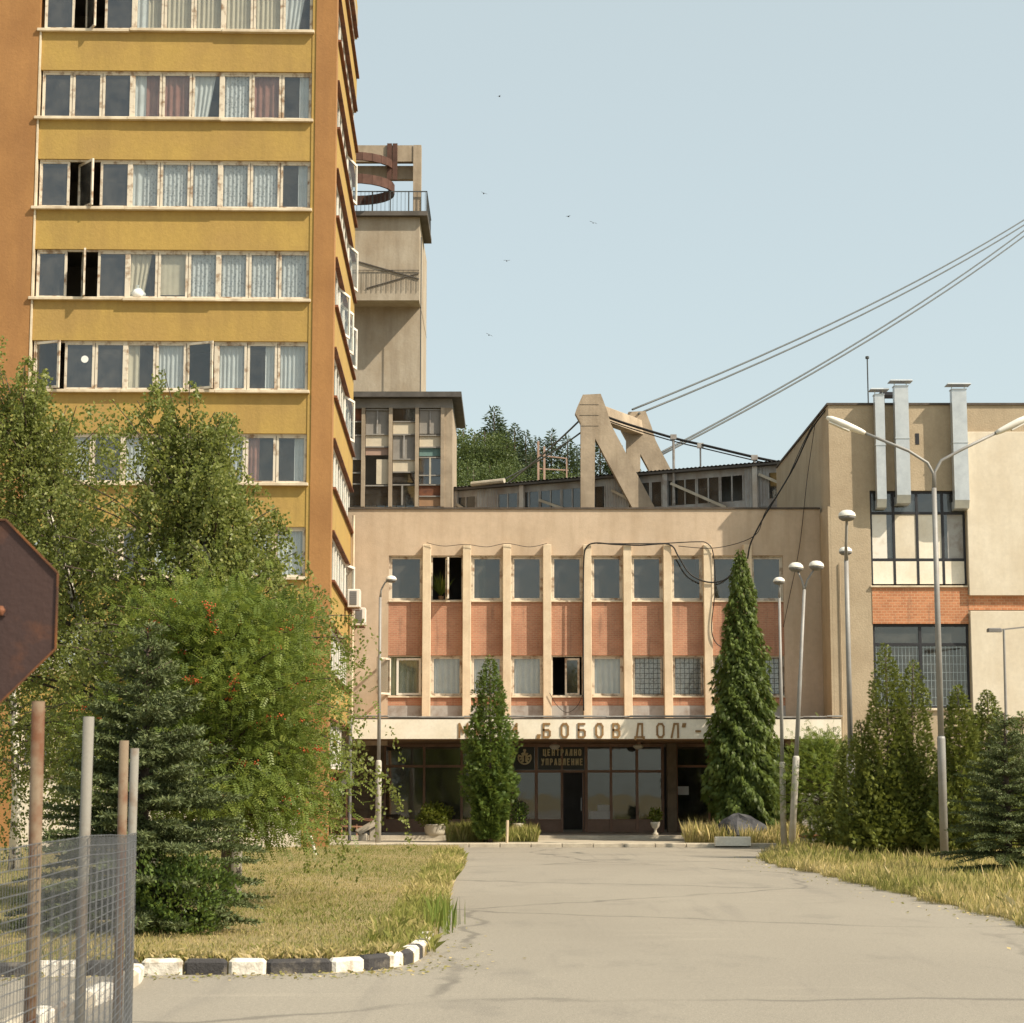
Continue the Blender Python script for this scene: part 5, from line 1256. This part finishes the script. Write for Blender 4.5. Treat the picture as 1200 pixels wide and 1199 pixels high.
# ================================================================== GRASS
def pip(X, Y, poly):
    ins = np.zeros(len(X), bool); j = len(poly)-1
    for i in range(len(poly)):
        xi, yi = poly[i]; xj, yj = poly[j]
        c = ((yi > Y) != (yj > Y)) & (X < (xj-xi)*(Y-yi)/(yj-yi+1e-12)+xi); ins ^= c; j = i
    return ins
def grass(name, label, poly, n, hmin, hmax, m, seed, z0, wid=.012, clump=.8, lean=.45, tshift=0, bias=None, yr=None):
    r = np.random.default_rng(seed); xs = [p[0] for p in poly]; ys = [p[1] for p in poly]
    X = r.uniform(min(xs), max(xs), n*3); u = r.random(n*3)
    lo, hi = min(ys), max(ys); Yv = lo*(hi/lo)**u if bias else lo+(hi-lo)*u
    k = pip(X, Yv, poly); X = X[k][:n]; Yv = Yv[k][:n]; n = len(X)
    cl = .5+.5*np.sin(X*2.1+np.sin(Yv*1.3)*2)*np.sin(Yv*1.7+np.sin(X*1.9)); cl2 = .5+.5*np.sin(X*.7+1.3*np.sin(Yv*.35))*np.cos(Yv*.45+X*.3)
    h = (hmin+(hmax-hmin)*r.beta(1.6,3,n))*(1-clump*.5+clump*.7*cl)
    az = r.uniform(0, 2*pi, n); d = np.stack([np.cos(az), np.sin(az), np.zeros(n)], 1); s = np.stack([-np.sin(az), np.cos(az), np.zeros(n)], 1)
    B_ = np.stack([X, Yv, np.full(n, z0)], 1); ln = np.abs(r.normal(0, lean, n))[:,None]
    mid = B_+np.array([0,0,1.])*h[:,None]*.55+d*h[:,None]*ln*.25; tip = B_+np.array([0,0,1.])*h[:,None]*(1-.3*np.minimum(ln,1))+d*h[:,None]*ln*.8
    w_ = wid*(.6+.8*r.random(n))[:,None]; V = np.stack([B_-s*w_*.5, B_+s*w_*.5, tip, mid-s*w_*.5], 1)
    tint = np.clip(.30+.45*(cl2-.5)*1.4+tshift+r.normal(0,.24,n), 0, 1)
    o = put(name, quad_mesh(name, V, tint), m); o['kind'] = 'stuff'; o['label'] = label; o['category'] = 'grass'; return o
ip = [(x_-(.22 if 7 <= i_ < 15 else 0), y_+.17) for i_, (x_, y_) in enumerate(isl_poly)]
grass('lawn_grass', 'short dry and green grass over the left lawn', ip, 340000, .02, .12, 'blade_lawn', 81, .09, .0048, bias=True, tshift=-.10)
vp = vrg_poly
grass('verge_grass', 'tall straw-coloured grass along the right verge', vp, 210000, .1, .5, 'blade_verge', 82, .02, .0034, clump=1.1, lean=.28, tshift=.12, bias=True)
edge = []
for i in range(len(VRG)-1):
    for k in range(12):
        p = VRG[i].lerp(VRG[i+1], k/12); edge.append((p.x-.12+.16*sin(i*5+k*1.9)+.1*sin(k*4.1+i), p.y-.25+.3*sin(i*3+k*1.3)))
edge = edge+[(a+1.3, b+1.5) for a, b in reversed(edge)]
grass('verge_edge_grass', 'thick straw-coloured grass fringe beside the road on the right', edge, 80000, .05, .36, 'blade_verge', 83, .005, .0036, clump=1.2, lean=.3, tshift=.1)
bed1 = [(PX(524,985,YP+3), YP+2.2), (PX(630,985,YP+3), YP+2.2), (PX(628,980,YP+6.5), YP+6.5), (PX(528,980,YP+6.5), YP+6.5)]
grass('bed_grass', 'tall dry grass round the foot of the slim tree', bed1, 26000, .15, .85, 'blade_verge', 84, .1, .005, lean=.22, tshift=-.05)
bed2 = [(PX(800,985,YP+2), YP+1.2), (PX(925,985,YP+2), YP+.6), (PX(955,980,YP+8), YP+8), (PX(806,980,YP+8), YP+8)]
grass('bed_grass', 'tall golden grass under the cypress by the steps', bed2, 45000, .15, .95, 'blade_verge', 85, .1, .005, lean=.22, tshift=.18)
strip = [(p.x, p.y) for p in ISL[9:]]; strip = [(a+.06+.1*sin(b*2.3), b) for a, b in strip]+[(a-.7, b) for a, b in reversed(strip)]
grass('weed_strip', 'taller green weeds along the kerbless right edge of the lawn', strip, 16000, .05, .32, 'blade_verge', 86, .03, .007, tshift=-.12)
wp_ = G(514, 1094); w2 = [(wp_.x-.16, wp_.y-.7), (wp_.x+.14, wp_.y-.7), (wp_.x+.3, wp_.y+1.5), (wp_.x-.1, wp_.y+1.5)]
grass('weed_clump', 'upright bright green weeds at the curve of the painted kerb', w2, 90, .25, .85, 'blade_green', 87, .02, .009, lean=.16, tshift=.4)
kl = [(p.x, p.y+.17) for p in ISL[1:8]]; kl = kl+[(a, b+.4) for a, b in reversed(kl)]
grass('kerb_grass', 'dry reddish grass spilling over the painted kerb', kl, 7000, .06, .24, 'blade_lawn', 88, .09, .007, tshift=.25, lean=.7)

def litter(name, label, pts, n, m, seed, size=.05, spread=.5):
    r = np.random.default_rng(seed); P_ = np.array([(p.x, p.y) for p in pts]); i = r.integers(0, len(P_)-1, n); f = r.random((n,1))
    C = np.concatenate([P_[i]*(1-f)+P_[i+1]*f+np.stack([r.normal(0,spread,n), -np.abs(r.normal(0,spread,n))],1), r.uniform(.006,.02,(n,1))], 1)
    D = unit(np.concatenate([r.normal(size=(n,2)), r.normal(0,.25,(n,1))],1)); S_ = unit(np.cross(D, np.array([0,0,1.])+r.normal(0,.3,(n,3))))
    L = size*r.uniform(.5,1.3,(n,1)); V = np.stack([C, C+D*L*.5+S_*L*.35, C+D*L, C+D*L*.5-S_*L*.35], 1)
    o = put(name, quad_mesh(name, V, r.random(n)), m); o['kind'] = 'stuff'; o['label'] = label; o['category'] = 'leaves'
litter('fallen_leaves', 'dry leaves and grit lying along the painted kerb', ISL[:12], 700, 'blade_lawn', 91, .05, .35)
litter('fallen_leaves', 'dry leaves scattered along the right road edge', VRG, 500, 'blade_verge', 92, .06, .5)
